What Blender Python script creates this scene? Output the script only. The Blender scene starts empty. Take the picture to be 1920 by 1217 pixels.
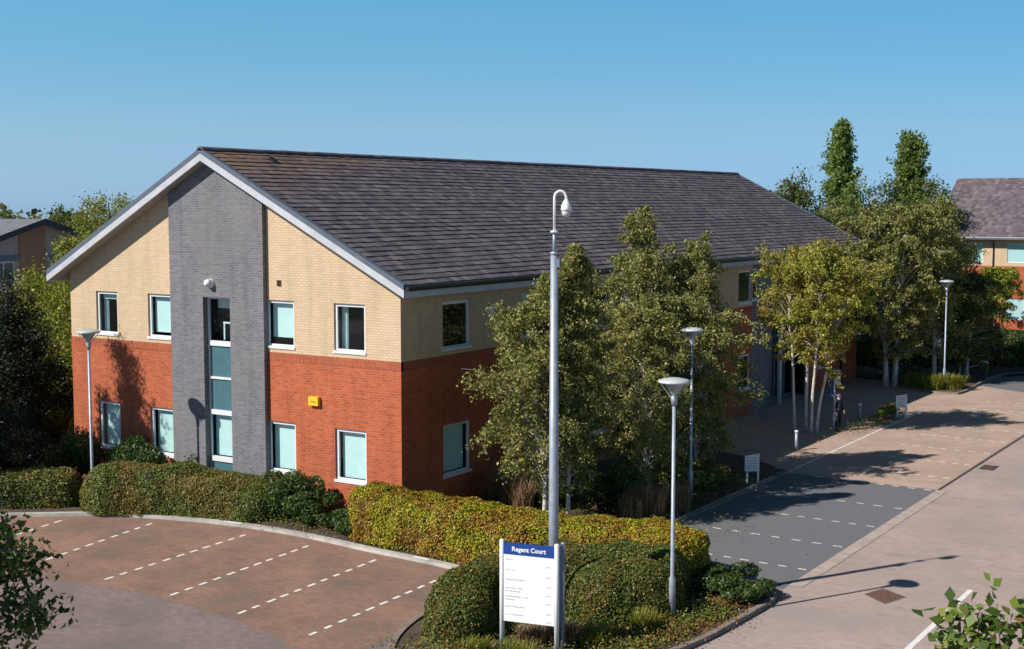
import bpy, bmesh, math, random
import numpy as np
from mathutils import Vector, Matrix, noise as mnoise
R = math.radians
S = bpy.context.scene
COL = S.collection
# ---------------------------------------------------------------- camera, sky, sun
cam = bpy.data.objects.new('camera', bpy.data.cameras.new('camera')); COL.objects.link(cam)
cam.location = (26.179, -34.082, 10.5)
cam.rotation_euler = (math.pi/2 - 0.0895, 0, 0.5722)
cam.data.lens = 47.33; cam.data.sensor_width = 36; cam.data.clip_end = 3000
S.camera = cam
SUN_EL = R(38.3); SUN_V = Vector((-.492*math.cos(SUN_EL), -.871*math.cos(SUN_EL), math.sin(SUN_EL)))   # towards the sun
w = bpy.data.worlds.new('World'); S.world = w; w.use_nodes = True
nt = w.node_tree; bg = nt.nodes['Background']; bg.inputs['Strength'].default_value = 0.127
sky = nt.nodes.new('ShaderNodeTexSky'); sky.sky_type = 'NISHITA'; sky.sun_disc = False
sky.sun_elevation = SUN_EL; sky.sun_rotation = math.atan2(SUN_V.x, SUN_V.y)
sky.air_density = 0.6; sky.dust_density = 0.0; sky.ozone_density = 10.0; sky.altitude = 50
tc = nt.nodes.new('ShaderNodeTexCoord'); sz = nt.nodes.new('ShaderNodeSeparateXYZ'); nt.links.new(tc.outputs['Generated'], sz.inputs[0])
cr = nt.nodes.new('ShaderNodeValToRGB'); nt.links.new(sz.outputs['Z'], cr.inputs[0])      # gradient tint multiplied over the sky; dimmed overhead to weaken fill light
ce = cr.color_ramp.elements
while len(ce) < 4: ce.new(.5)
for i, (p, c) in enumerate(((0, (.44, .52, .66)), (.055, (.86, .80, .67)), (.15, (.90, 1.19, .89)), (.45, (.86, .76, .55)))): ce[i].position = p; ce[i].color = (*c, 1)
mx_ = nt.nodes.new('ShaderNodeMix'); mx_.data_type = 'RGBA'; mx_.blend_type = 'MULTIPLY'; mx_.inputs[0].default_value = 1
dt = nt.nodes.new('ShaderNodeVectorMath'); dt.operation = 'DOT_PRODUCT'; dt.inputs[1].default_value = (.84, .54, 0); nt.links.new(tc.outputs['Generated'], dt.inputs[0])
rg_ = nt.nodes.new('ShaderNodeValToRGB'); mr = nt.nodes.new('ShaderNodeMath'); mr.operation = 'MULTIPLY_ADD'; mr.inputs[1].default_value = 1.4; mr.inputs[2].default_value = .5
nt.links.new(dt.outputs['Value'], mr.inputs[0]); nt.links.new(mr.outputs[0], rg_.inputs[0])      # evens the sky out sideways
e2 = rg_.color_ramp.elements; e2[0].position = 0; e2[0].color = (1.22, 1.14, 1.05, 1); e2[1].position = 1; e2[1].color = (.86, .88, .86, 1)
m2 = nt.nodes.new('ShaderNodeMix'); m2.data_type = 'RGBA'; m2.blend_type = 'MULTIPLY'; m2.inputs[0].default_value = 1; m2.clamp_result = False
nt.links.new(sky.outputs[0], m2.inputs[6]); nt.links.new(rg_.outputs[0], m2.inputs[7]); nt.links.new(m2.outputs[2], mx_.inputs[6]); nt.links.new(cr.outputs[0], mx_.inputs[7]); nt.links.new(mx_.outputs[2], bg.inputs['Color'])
sl = bpy.data.lights.new('sun', 'SUN'); sl.energy = 5.0; sl.angle = R(.5); sl.color = (1, .935, .86)
so = bpy.data.objects.new('sun', sl); COL.objects.link(so)
so.rotation_euler = SUN_V.to_track_quat('Z', 'Y').to_euler()
S.view_settings.view_transform = 'Standard'; S.view_settings.look = 'None'
S.view_settings.exposure = 0.25; S.view_settings.gamma = 1

# ---------------------------------------------------------------- materials
def lin(r, g, b): return tuple(((c/255/12.92) if c/255 <= .04045 else ((c/255+.055)/1.055)**2.4) for c in (r, g, b)) + (1,)
def newmat(name):
    m = bpy.data.materials.new(name); m.use_nodes = True
    n = m.node_tree; return m, n, n.nodes['Principled BSDF']
def N(n, typ, **kw):
    x = n.nodes.new(typ)
    for k, v in kw.items():
        if k in x.inputs.keys(): x.inputs[k].default_value = v
        else: setattr(x, k, v)
    return x
def ramp(n, fac, stops):
    r = n.nodes.new('ShaderNodeValToRGB'); e = r.color_ramp.elements
    while len(e) < len(stops): e.new(.5)
    for i, (p, c) in enumerate(stops): e[i].position = p; e[i].color = c if len(c) == 4 else (*c, 1)
    n.links.new(fac, r.inputs[0]); return r.outputs[0]
def mix(n, fac, a, b, mode='MIX'):
    m = n.nodes.new('ShaderNodeMix'); m.data_type = 'RGBA'; m.blend_type = mode
    for s, v in ((m.inputs[0], fac), (m.inputs[6], a), (m.inputs[7], b)):
        if hasattr(v, 'links'): n.links.new(v, s)
        else: s.default_value = v
    return m.outputs[2]
def mth(n, op, a, b=0.0, c=None):
    m = n.nodes.new('ShaderNodeMath'); m.operation = op
    for i, v in enumerate((a, b, c)):
        if v is None: continue
        if hasattr(v, 'links'): n.links.new(v, m.inputs[i])
        else: m.inputs[i].default_value = v
    return m.outputs[0]
def noise(n, vec, scale, detail=3, rough=.55):
    x = N(n, 'ShaderNodeTexNoise', Scale=scale, Detail=detail, Roughness=rough); n.links.new(vec, x.inputs['Vector']); return x.outputs['Fac']
def plain(name, col, rough=.6, metal=0, var=.12, scale=3, spec=.4):
    m, n, b = newmat(name); b.inputs['Roughness'].default_value = rough; b.inputs['Metallic'].default_value = metal
    b.inputs['Specular IOR Level'].default_value = spec
    g = N(n, 'ShaderNodeNewGeometry'); f = noise(n, g.outputs['Position'], scale, 5)
    a = tuple(c*(1-var) for c in col[:3]) + (1,); c2 = tuple(min(1, c*(1+var)) for c in col[:3]) + (1,)
    n.links.new(ramp(n, f, [(.3, a), (.7, c2)]), b.inputs['Base Color']); return m
def brickmat(name, c1, c2, mortar, wid=.225, hgt=.075, msize=.006, stain=None, floor=False, rough=.85, swap=False, bump=.4, big=.15):
    m, n, b = newmat(name); b.inputs['Roughness'].default_value = rough; b.inputs['Specular IOR Level'].default_value = .25
    g = N(n, 'ShaderNodeNewGeometry'); sp = N(n, 'ShaderNodeSeparateXYZ'); n.links.new(g.outputs['Position'], sp.inputs[0])
    cb = N(n, 'ShaderNodeCombineXYZ')
    if floor:
        n.links.new(sp.outputs['X'], cb.inputs['X']); n.links.new(sp.outputs['Y'], cb.inputs['Y'])
    else:
        u = mth(n, 'ADD', sp.outputs['X'], sp.outputs['Y'])
        a, c = (u, sp.outputs['Z']) if not swap else (sp.outputs['Z'], u)
        n.links.new(a, cb.inputs['X']); n.links.new(c, cb.inputs['Y'])
    t = N(n, 'ShaderNodeTexBrick', Scale=1.0); t.inputs['Mortar Size'].default_value = msize; t.inputs['Mortar Smooth'].default_value = .3
    t.inputs['Brick Width'].default_value = wid; t.inputs['Row Height'].default_value = hgt
    t.inputs['Color1'].default_value = c1; t.inputs['Color2'].default_value = c2; t.inputs['Mortar'].default_value = mortar
    n.links.new(cb.outputs[0], t.inputs['Vector'])
    # streaky variation along the courses
    mp = N(n, 'ShaderNodeMapping'); mp.inputs['Scale'].default_value = (1.6, 8, 1) if not floor else (1, 1, 1); n.links.new(cb.outputs[0], mp.inputs[0])
    f1 = noise(n, mp.outputs[0], 1.2 if not floor else 6, 4)
    f2 = noise(n, g.outputs['Position'], .35, 4)
    col = mix(n, mth(n, 'MULTIPLY', f1, .55), t.outputs['Color'], ramp(n, f1, [(.3, c2), (.75, c1)]))
    k = mth(n, 'MULTIPLY_ADD', f2, 2*big, 1-big)
    cc = N(n, 'ShaderNodeCombineColor');
    for i in range(3): n.links.new(k, cc.inputs[i])
    col = mix(n, 1.0, col, cc.outputs[0], 'MULTIPLY')
    mp2 = N(n, 'ShaderNodeMapping'); mp2.inputs['Scale'].default_value = (2.2, .22, 1) if not floor else (1, 1, 1); n.links.new(cb.outputs[0], mp2.inputs[0])
    f5 = noise(n, mp2.outputs[0], 1.0 if not floor else 1.15, 5, .6)
    if floor: col = mix(n, mth(n, 'MULTIPLY', ramp(n, f5, [(.56, (0, 0, 0)), (.70, (1, 1, 1))]), .45), col, tuple(x*.55 for x in c2[:3])+(1,))
    else: col = mix(n, mth(n, 'MULTIPLY', ramp(n, f5, [(.48, (0, 0, 0)), (.72, (1, 1, 1))]), .35), col, tuple(x*.6 for x in c2[:3])+(1,))
    if stain:
        f3 = noise(n, g.outputs['Position'], stain[1], 6, .65)
        col = mix(n, ramp(n, f3, [(stain[2], (0, 0, 0)), (stain[3], (1, 1, 1))]), col, stain[0])
    n.links.new(col, b.inputs['Base Color'])
    bm_ = N(n, 'ShaderNodeBump', Strength=bump, Distance=.01); n.links.new(mth(n, 'SUBTRACT', 1.0, t.outputs['Fac']), bm_.inputs['Height'])
    n.links.new(bm_.outputs[0], b.inputs['Normal'])
    return m
def leafmat(name, stops, patch=None, trans=.35, pscale=.8, rough=.5, spec=.4):
    """leaf colours vary from leaf to leaf, and in patches over the plant"""
    m, n, b = newmat(name); out = n.nodes['Material Output']
    g = N(n, 'ShaderNodeNewGeometry'); rnd = g.outputs['Random Per Island']
    c = ramp(n, rnd, stops)
    f = noise(n, g.outputs['Position'], pscale, 3)
    if patch: c = mix(n, mth(n, 'MULTIPLY', ramp(n, f, [(.42, (0, 0, 0)), (.58, (1, 1, 1))]), .8), c, ramp(n, rnd, patch))
    n.links.new(c, b.inputs['Base Color']); b.inputs['Roughness'].default_value = rough; b.inputs['Specular IOR Level'].default_value = spec
    tr = N(n, 'ShaderNodeBsdfTranslucent'); n.links.new(mix(n, 1.0, c, (1.0, 1.0, .55, 1), 'MULTIPLY'), tr.inputs['Color'])
    ms = N(n, 'ShaderNodeMixShader'); ms.inputs[0].default_value = trans
    n.links.new(b.outputs[0], ms.inputs[1]); n.links.new(tr.outputs[0], ms.inputs[2]); n.links.new(ms.outputs[0], out.inputs['Surface'])
    return m

M = {}
M['red_brick'] = brickmat('red_brick', (.52, .122, .048, 1), (.30, .066, .030, 1), (.44, .19, .11, 1), hgt=.085, msize=.012, big=.1)
M['red_soldier'] = brickmat('red_soldier', (.42, .10, .045, 1), (.27, .066, .032, 1), (.42, .22, .14, 1), wid=.30, hgt=.085, swap=True, msize=.008)
M['buff_brick'] = brickmat('buff_brick', (.66, .50, .325, 1), (.56, .415, .26, 1), (.40, .32, .22, 1), hgt=.085, msize=.012, big=.08)
M['grey_brick'] = brickmat('grey_brick', (.20, .197, .215, 1), (.115, .113, .126, 1), (.24, .237, .245, 1), hgt=.085, msize=.012, stain=((.20, .19, .17, 1), .25, .5, .8))
M['white'] = plain('white_frame', (.68, .69, .72, 1), .45, var=.05)
M['barge'] = plain('white_barge', (.47, .48, .52, 1), .5, var=.1, scale=2)
M['soffit'] = plain('soffit_board', (.38, .37, .35, 1), .7)
M['black'] = plain('black_gutter', (.018, .018, .02, 1), .35)
M['verge'] = plain('grey_verge', (.10, .12, .155, 1), .5)
M['blind'] = plain('blind_fabric', (.70, .79, .78, 1), .8, var=.04)
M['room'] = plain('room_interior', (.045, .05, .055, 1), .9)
M['spandrel'] = plain('spandrel_glass', (.07, .16, .19, 1), .15, var=.08, spec=.6)
M['slate_blue'] = plain('blue_grey_metal', (.12, .17, .22, 1), .4)
M['galv'] = plain('galvanised_steel', (.33, .37, .43, 1), .5, metal=.35, var=.16, scale=5)
M['whitepaint'] = plain('white_paint', (.78, .78, .78, 1), .4, var=.03)
M['mark'] = plain('road_marking', (.74, .73, .70, 1), .7, var=.15, scale=9)
M['worn'] = plain('worn_marking', (.62, .59, .56, 1), .8, var=.3, scale=9)
M['kerb'] = brickmat('kerb_concrete', (.52, .50, .46, 1), (.40, .38, .35, 1), (.25, .24, .22, 1), wid=.9, hgt=50, floor=True, stain=((.30, .28, .25, 1), 1.2, .45, .7))
M['kerb_brown'] = plain('kerb_weathered', (.22, .18, .155, 1), .9, var=.25)
M['yellow'] = plain('yellow_box', (.75, .50, .02, 1), .45, var=.04)
M['bark'] = plain('birch_bark', (.55, .51, .46, 1), .8, var=.35, scale=7)
M['bark_brown'] = plain('brown_bark', (.10, .075, .055, 1), .9, var=.3, scale=6)
M['soil'] = plain('planting_soil', (.085, .060, .045, 1), .95, var=.5, scale=5)
M['blue'] = plain('sign_blue', (.012, .055, .26, 1), .35, var=.04)
M['signwhite'] = plain('sign_white', (.80, .80, .80, 1), .35, var=.02)
M['greytext'] = plain('faded_lettering', (.48, .48, .48, 1), .6, var=.02)
M['redpaint'] = plain('red_paint', (.5, .04, .05, 1), .5)
M['rust'] = plain('rusty_iron', (.14, .075, .055, 1), .75, var=.35, scale=8)
M['glasslamp'] = plain('lamp_canopy', (.50, .53, .55, 1), .25, var=.05)
M['lens'] = plain('camera_lens', (.05, .05, .06, 1), .1)
M['skin'] = plain('skin', (.50, .31, .22, 1), .55); M['hair'] = plain('grey_hair', (.30, .28, .26, 1), .7)
M['suit'] = plain('dark_cloth', (.014, .016, .028, 1), .8); M['shirt'] = plain('white_shirt', (.65, .65, .66, 1), .7); M['shoe'] = plain('black_shoe', (.012, .011, .011, 1), .4)
# paving
M['pave_red'] = brickmat('brown_block_paving', (.31, .185, .135, 1), (.225, .14, .108, 1), (.17, .115, .09, 1), wid=.21, hgt=.105, msize=.006, floor=True, stain=((.15, .122, .10, 1), .45, .46, .72), bump=.3, big=.3)
M['pave_grey'] = brickmat('grey_pink_block_paving', (.27, .20, .185, 1), (.19, .148, .14, 1), (.15, .12, .11, 1), wid=.21, hgt=.105, msize=.006, floor=True, stain=((.16, .135, .125, 1), .3, .45, .7), bump=.3, big=.2)
M['pave_pink'] = brickmat('pink_block_paving', (.47, .355, .32, 1), (.37, .28, .255, 1), (.27, .21, .19, 1), wid=.21, hgt=.105, msize=.005, floor=True, stain=((.31, .27, .25, 1), .22, .44, .72), bump=.25, big=.22)
M['pave_tan'] = brickmat('tan_block_paving', (.50, .365, .29, 1), (.40, .295, .24, 1), (.30, .225, .185, 1), wid=.21, hgt=.105, msize=.006, floor=True, stain=((.35, .27, .225, 1), .5, .48, .7), bump=.25, big=.25)
def asphalt(name, c):
    m, n, b = newmat(name); b.inputs['Roughness'].default_value = .88; b.inputs['Specular IOR Level'].default_value = .3
    g = N(n, 'ShaderNodeNewGeometry')
    f1 = noise(n, g.outputs['Position'], 40, 2, .8); f2 = noise(n, g.outputs['Position'], .6, 5, .6)
    a = mix(n, f1, tuple(x*.6 for x in c[:3])+(1,), tuple(x*1.45 for x in c[:3])+(1,))
    n.links.new(mix(n, mth(n, 'MULTIPLY', f2, .5), a, tuple(x*1.35 for x in c[:3])+(1,)), b.inputs['Base Color'])
    return m
M['asphalt'] = asphalt('asphalt', (.135, .135, .145, 1))
M['grassland'] = plain('grassland', (.055, .075, .025, 1), .95, var=.4, scale=.4)
# glass: tinted, reflecting
def glassmat():
    m, n, b = newmat('tinted_glass'); out = n.nodes['Material Output']; n.nodes.remove(b)
    tr = N(n, 'ShaderNodeBsdfTransparent'); tr.inputs['Color'].default_value = (.80, .93, .93, 1)
    gl = N(n, 'ShaderNodeBsdfGlossy'); gl.inputs['Roughness'].default_value = .03; gl.inputs['Color'].default_value = (.85, .95, 1, 1)
    fr = N(n, 'ShaderNodeLayerWeight'); fr.inputs['Blend'].default_value = .5
    ms = N(n, 'ShaderNodeMixShader'); n.links.new(mth(n, 'MULTIPLY_ADD', mth(n, 'POWER', fr.outputs['Facing'], 4.0), .45, .06), ms.inputs[0])
    n.links.new(tr.outputs[0], ms.inputs[1]); n.links.new(gl.outputs[0], ms.inputs[2]); n.links.new(ms.outputs[0], out.inputs['Surface'])
    return m
M['glass'] = glassmat()
# roof tiles
def tilemat(name, moss=True):
    m, n, b = newmat(name); b.inputs['Roughness'].default_value = .8; b.inputs['Specular IOR Level'].default_value = .25
    g = N(n, 'ShaderNodeNewGeometry')
    c = ramp(n, g.outputs['Random Per Island'], [(0, (.085, .070, .082)), (.45, (.125, .108, .122)), (.8, (.165, .145, .16)), (1, (.21, .185, .195))])
    f = noise(n, g.outputs['Position'], .5, 6, .65)
    c = mix(n, mth(n, 'MULTIPLY', f, .5), c, (.105, .092, .105, 1))
    if moss:
        sp = N(n, 'ShaderNodeSeparateXYZ'); n.links.new(g.outputs['Position'], sp.inputs[0])
        hz = mth(n, 'MULTIPLY_ADD', sp.outputs['Z'], .42, -4.45)          # towards the ridge
        hy = mth(n, 'MULTIPLY_ADD', sp.outputs['Y'], -.05, .45)
        f2 = noise(n, g.outputs['Position'], 1.6, 5, .7)
        k = mth(n, 'MULTIPLY', mth(n, 'ADD', mth(n, 'MAXIMUM', hz, 0.0), mth(n, 'MAXIMUM', hy, -.2)), f2)
        c = mix(n, ramp(n, k, [(.25, (0, 0, 0)), (.75, (1, 1, 1))]), c, (.26, .15, .08, 1))
    n.links.new(c, b.inputs['Base Color']); return m
M['tile'] = tilemat('roof_tile'); M['tile_far'] = tilemat('roof_tile_far', False)
# leaves
M['lf_birch'] = leafmat('birch_leaves', [(0, (0.110, 0.151, 0.043)), (.4, (0.212, 0.244, 0.070)), (.8, (0.345, 0.336, 0.096)), (1, (0.592, 0.463, 0.161))], [(0, (0.124, 0.139, 0.053)), (.6, (0.247, 0.255, 0.081)), (1, (0.469, 0.393, 0.134))])
M['lf_autumn'] = leafmat('turning_leaves', [(0, (0.175, 0.227, 0.036)), (.5, (0.331, 0.383, 0.058)), (1, (0.559, 0.470, 0.083))], [(0, (.17, .15, .03)), (.6, (.34, .28, .055)), (1, (.48, .34, .08))], pscale=.5)
M['lf_dark'] = leafmat('conifer_needles', [(0, (.006, .011, .006)), (.6, (.012, .022, .010)), (1, (.025, .038, .014))], trans=.1)
M['lf_green'] = leafmat('green_leaves', [(0, (0.128, 0.180, 0.022)), (.6, (0.242, 0.295, 0.031)), (1, (0.383, 0.422, 0.047))], [(0, (0.128, 0.127, 0.023)), (1, (0.331, 0.275, 0.047))])
M['lf_mid'] = leafmat('mid_leaves', [(0, (0.056, 0.094, 0.022)), (.6, (0.105, 0.148, 0.035)), (1, (0.175, 0.210, 0.055))], [(0, (0.088, 0.101, 0.031)), (1, (0.210, 0.185, 0.062))])
M['lf_poplar'] = leafmat('poplar_leaves', [(0, (0.081, 0.140, 0.034)), (.6, (0.161, 0.233, 0.053)), (1, (0.275, 0.316, 0.075))])
M['lf_hedge_y'] = leafmat('yellowing_hedge', [(0, (0.124, 0.153, 0.012)), (.5, (0.310, 0.319, 0.018)), (.85, (0.512, 0.441, 0.030)), (1, (0.589, 0.334, 0.030))], [(0, (0.123, 0.070, 0.013)), (.5, (0.302, 0.150, 0.018)), (1, (0.470, 0.210, 0.036))], pscale=1.3, trans=.2)
M['lf_hedge_g'] = leafmat('green_hedge', [(0, (0.055, 0.093, 0.020)), (.55, (0.127, 0.170, 0.031)), (.9, (0.224, 0.250, 0.046)), (1, (0.317, 0.161, 0.039))], [(0, (0.131, 0.107, 0.031)), (.6, (0.224, 0.170, 0.034)), (1, (0.317, 0.151, 0.039))], pscale=.7, trans=.15)
M['lf_hedge_d'] = leafmat('dark_hedge', [(0, (0.046, 0.076, 0.017)), (.55, (0.109, 0.146, 0.026)), (.92, (0.193, 0.213, 0.039)), (1, (0.343, 0.142, 0.026))], [(0, (0.068, 0.088, 0.020)), (.8, (0.161, 0.150, 0.026)), (1, (0.410, 0.106, 0.026))], pscale=1.0, trans=.15)
M['lf_shrub'] = leafmat('shrub_leaves', [(0, (0.024, 0.054, 0.013)), (.6, (0.054, 0.102, 0.020)), (1, (0.108, 0.168, 0.033))], trans=.2)
M['lf_litter'] = leafmat('fallen_leaves', [(0, (.11, .05, .02)), (.6, (.28, .12, .035)), (1, (.42, .20, .06))], trans=.1)
M['grass_dry'] = leafmat('dry_grass', [(0, (.20, .12, .07)), (.6, (.34, .22, .13)), (1, (.45, .33, .2))], trans=.3)
M['grass_lime'] = leafmat('lime_grass', [(0, (.11, .14, .015)), (.6, (.22, .23, .03)), (1, (.36, .33, .06))], trans=.3)
M['lf_red'] = leafmat('purple_leaves', [(0, (.05, .015, .02)), (1, (.16, .03, .03))], trans=.2)
M['core'] = plain('dark_hedge_core', (.020, .024, .010, 1), .95, var=.3)  # dark solid filling behind the hedge leaves

# ---------------------------------------------------------------- mesh helpers
ORG = {}
def tag(o, label, cat, group=None, kind=None):
    if label: o['label'] = label
    if cat: o['category'] = cat
    if group: o['group'] = group
    if kind: o['kind'] = kind
    return o
def empty(name, loc, label, cat, group=None):
    o = bpy.data.objects.new(name, None); COL.objects.link(o); o.location = loc; o.empty_display_size = .3
    ORG[o] = Vector(loc); return tag(o, label, cat, group)
def link(name, me, mats, parent=None, org=None, smooth=False):
    o = bpy.data.objects.new(name, me); COL.objects.link(o)
    for m in (mats if isinstance(mats, (list, tuple)) else [mats]): me.materials.append(m)
    if parent is not None:
        o.parent = parent; ORG[o] = ORG[parent]; off = ORG[parent]
    elif org is not None: off = Vector(org); o.location = off; ORG[o] = off
    else: off = Vector((0, 0, 0)); ORG[o] = off
    if off.length: me.transform(Matrix.Translation(-off))
    if smooth: me.polygons.foreach_set('use_smooth', [True]*len(me.polygons))
    return o
class MB:
    def __init__(s): s.v = []; s.f = []; s.m = []
    def face(s, pts, mi=0):
        i = len(s.v); s.v += [tuple(p) for p in pts]; s.f.append(tuple(range(i, i+len(pts)))); s.m.append(mi)
    def box(s, a, b, mi=0):
        x0, y0, z0 = (min(a[i], b[i]) for i in range(3)); x1, y1, z1 = (max(a[i], b[i]) for i in range(3))
        i = len(s.v); s.v += [(x0,y0,z0),(x1,y0,z0),(x1,y1,z0),(x0,y1,z0),(x0,y0,z1),(x1,y0,z1),(x1,y1,z1),(x0,y1,z1)]
        for q in ((0,3,2,1),(4,5,6,7),(0,1,5,4),(1,2,6,5),(2,3,7,6),(3,0,4,7)): s.f.append(tuple(i+k for k in q)); s.m.append(mi)
    def prism(s, poly, axis, a, b, mi=0):
        """poly of 2-D points swept along an axis from a to b"""
        def P(p, t): return (t, p[0], p[1]) if axis == 0 else ((p[0], t, p[1]) if axis == 1 else (p[0], p[1], t))
        n = len(poly); i = len(s.v); s.v += [P(p, a) for p in poly] + [P(p, b) for p in poly]
        s.f.append(tuple(i+k for k in range(n))); s.f.append(tuple(i+n+k for k in reversed(range(n)))); s.m += [mi, mi]
        for k in range(n): s.f.append((i+k, i+n+k, i+n+(k+1) % n, i+(k+1) % n)); s.m.append(mi)
    def tube(s, pts, rad, n=8, mi=0, cap=True):
        pts = [Vector(p) for p in pts]; rad = [rad]*len(pts) if not hasattr(rad, '__len__') else rad
        i0 = len(s.v); prev = None
        for k, p in enumerate(pts):
            d = (pts[min(k+1, len(pts)-1)] - pts[max(k-1, 0)]).normalized()
            if prev is None: a = d.orthogonal().normalized()
            else: a = (prev - d*prev.dot(d)); a = a.normalized() if a.length > 1e-6 else d.orthogonal().normalized()
            prev = a; b = d.cross(a)
            for j in range(n):
                t = 2*math.pi*j/n; s.v.append(tuple(p + (a*math.cos(t)+b*math.sin(t))*rad[k]))
        for k in range(len(pts)-1):
            for j in range(n):
                s.f.append((i0+k*n+j, i0+k*n+(j+1) % n, i0+(k+1)*n+(j+1) % n, i0+(k+1)*n+j)); s.m.append(mi)
        if cap:
            s.f.append(tuple(i0+j for j in reversed(range(n)))); s.f.append(tuple(i0+(len(pts)-1)*n+j for j in range(n))); s.m += [mi, mi]
    def lathe(s, c, prof, n=20, mi=0):
        s.tube([(c[0], c[1], c[2]+z + k*1e-5) for k, (r, z) in enumerate(prof)], [r for r, z in prof], n, mi)
    def build(s, name, mats, parent=None, org=None, smooth=False):
        me = bpy.data.meshes.new(name); me.from_pydata(s.v, [], s.f); me.polygons.foreach_set('material_index', s.m); me.update()
        return link(name, me, mats, parent, org, smooth)
def structure(name, o): o['kind'] = 'structure'; return o
def sheet(name, poly, z, mat):
    b = MB(); b.face([(x, y, z) for x, y in poly]); o = b.build(name, mat); o['kind'] = 'structure'; return o
def strip(b, pts, width, z0, z1, mi=0):
    """raised kerb following a polyline"""
    P = [Vector(p) for p in pts]; L = []; Rr = []
    for k, p in enumerate(P):
        d = (P[min(k+1, len(P)-1)] - P[max(k-1, 0)]).normalized(); nrm = Vector((-d.y, d.x))
        L.append(p+nrm*width/2); Rr.append(p-nrm*width/2)
    for k in range(len(P)-1):
        a, c, d, e = L[k], L[k+1], Rr[k+1], Rr[k]
        b.face([(a.x,a.y,z1),(e.x,e.y,z1),(d.x,d.y,z1),(c.x,c.y,z1)], mi)
        b.face([(a.x,a.y,z0),(a.x,a.y,z1),(c.x,c.y,z1),(c.x,c.y,z0)], mi)
        b.face([(e.x,e.y,z0),(d.x,d.y,z0),(d.x,d.y,z1),(e.x,e.y,z1)], mi)
    for a, e in ((L[0], Rr[0]), (L[-1], Rr[-1])): b.face([(a.x,a.y,z0),(e.x,e.y,z0),(e.x,e.y,z1),(a.x,a.y,z1)], mi)
def smoothline(pts, n=6):
    P = [Vector(p) for p in pts]; out = []
    for i in range(len(P)-1):
        p0, p1, p2, p3 = P[max(i-1, 0)], P[i], P[i+1], P[min(i+2, len(P)-1)]
        for k in range(n):
            t = k/n; out.append(.5*((2*p1)+(p2-p0)*t+(2*p0-5*p1+4*p2-p3)*t*t+(3*p1-p0-3*p2+p3)*t**3))
    out.append(P[-1]); return [tuple(p) for p in out]

# leaves: many small diamond faces
def leaf_arrays(C, L, W, rng, nrm=None, droop=0.0, jit=.9):
    n = len(C); d = rng.normal(size=(n, 3)); d[:, 2] -= droop
    if nrm is not None:
        nn = nrm + rng.normal(size=(n, 3))*jit; nn /= np.linalg.norm(nn, axis=1, keepdims=True)+1e-9
        d -= nn*(d*nn).sum(1, keepdims=True)
    d /= np.linalg.norm(d, axis=1, keepdims=True)+1e-9
    if nrm is None: s = np.cross(d, rng.normal(size=(n, 3)))
    else: s = np.cross(d, nn)
    s /= np.linalg.norm(s, axis=1, keepdims=True)+1e-9
    k = rng.uniform(.65, 1.3, size=(n, 1)); up = np.cross(s, d)*(.12*L)*k
    V = np.empty((n, 4, 3)); V[:, 0] = C-d*L/2*k; V[:, 1] = C+s*W/2*k+up; V[:, 2] = C+d*L/2*k; V[:, 3] = C-s*W/2*k+up
    return V
def quads_mesh(name, V, extra=None):
    """V: (n,4,3) -> mesh; extra = (verts, faces, material_index) added first"""
    n = len(V); me = bpy.data.meshes.new(name)
    ev, ef = (extra if extra else ([], []))
    nv = len(ev); nq = len(ef)
    me.vertices.add(nv+n*4); me.loops.add(nq*4+n*4); me.polygons.add(nq+n)
    co = np.concatenate([np.array(ev, dtype=np.float64).reshape(-1, 3), V.reshape(-1, 3)]) if nv else V.reshape(-1, 3)
    me.vertices.foreach_set('co', co.astype(np.float32).ravel())
    li = np.concatenate([np.array(ef, dtype=np.int32).reshape(-1), np.arange(n*4, dtype=np.int32)+nv]) if nv else np.arange(n*4, dtype=np.int32)
    me.loops.foreach_set('vertex_index', li.astype(np.int32))
    me.polygons.foreach_set('loop_start', np.arange(nq+n, dtype=np.int32)*4)
    mi = np.concatenate([np.zeros(nq, np.int32), np.full(n, 1 if nv else 0, np.int32)]); me.polygons.foreach_set('material_index', mi)
    me.update(); me.validate(); return me

# ---------------------------------------------------------------- the setting: ground, roads, bays
g_ = structure('ground', sheet('ground', [(-700, -300), (600, -300), (600, 900), (-700, 900)], -.06, M['grassland']))
sheet('road', [(-60, -60), (60, -60), (60, 42.2), (-60, 42.2)], 0, M['pave_pink'])
sheet('access_road', [(-60, -50), (9, -50), (8.5, -12), (7.0, -9.6), (5.8, -6), (3, -4), (-60, 4)], .004, M['pave_grey'])
KERB = smoothline([(-15.8, -9.2), (-13.2, -6.6), (-11.2, -5.0), (-9.3, -3.75), (-5.8, -2.72), (-2.3, -2.45), (1, -2.75), (3.45, -2.9), (5.13, -3.15)])
BAYS = KERB + smoothline([(5.9, -4.2), (6.4, -8.9), (6.0, -11.2), (5.0, -10.75), (3.59, -10.17), (1.38, -9.79), (-1.64, -9.57), (-4.49, -9.93), (-7.2, -10.9), (-11, -12.9)], 4)
sheet('parking_bays', BAYS, .008, M['pave_red'])
sheet('asphalt_bays', [(7.1, .2), (12.9, .2), (12.9, 15.4), (7.1, 15.4)], .004, M['asphalt'])
sheet('plaza', [(-.5, 13), (7.1, 13), (7.1, 15.404), (12.9, 15.404), (12.9, 42.2), (-.5, 50)], .008, M['pave_tan'])
sheet('far_car_park', [(-20, 42.2), (60, 42.2), (60, 80), (-20, 80)], -.004, M['asphalt'])
sheet('edging_strip', [(12.9, .6), (13.3, .6), (13.3, 15.4), (12.9, 15.4)], .012, plain('pale_setts', (.40, .33, .29, 1), .9, var=.2))
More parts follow.
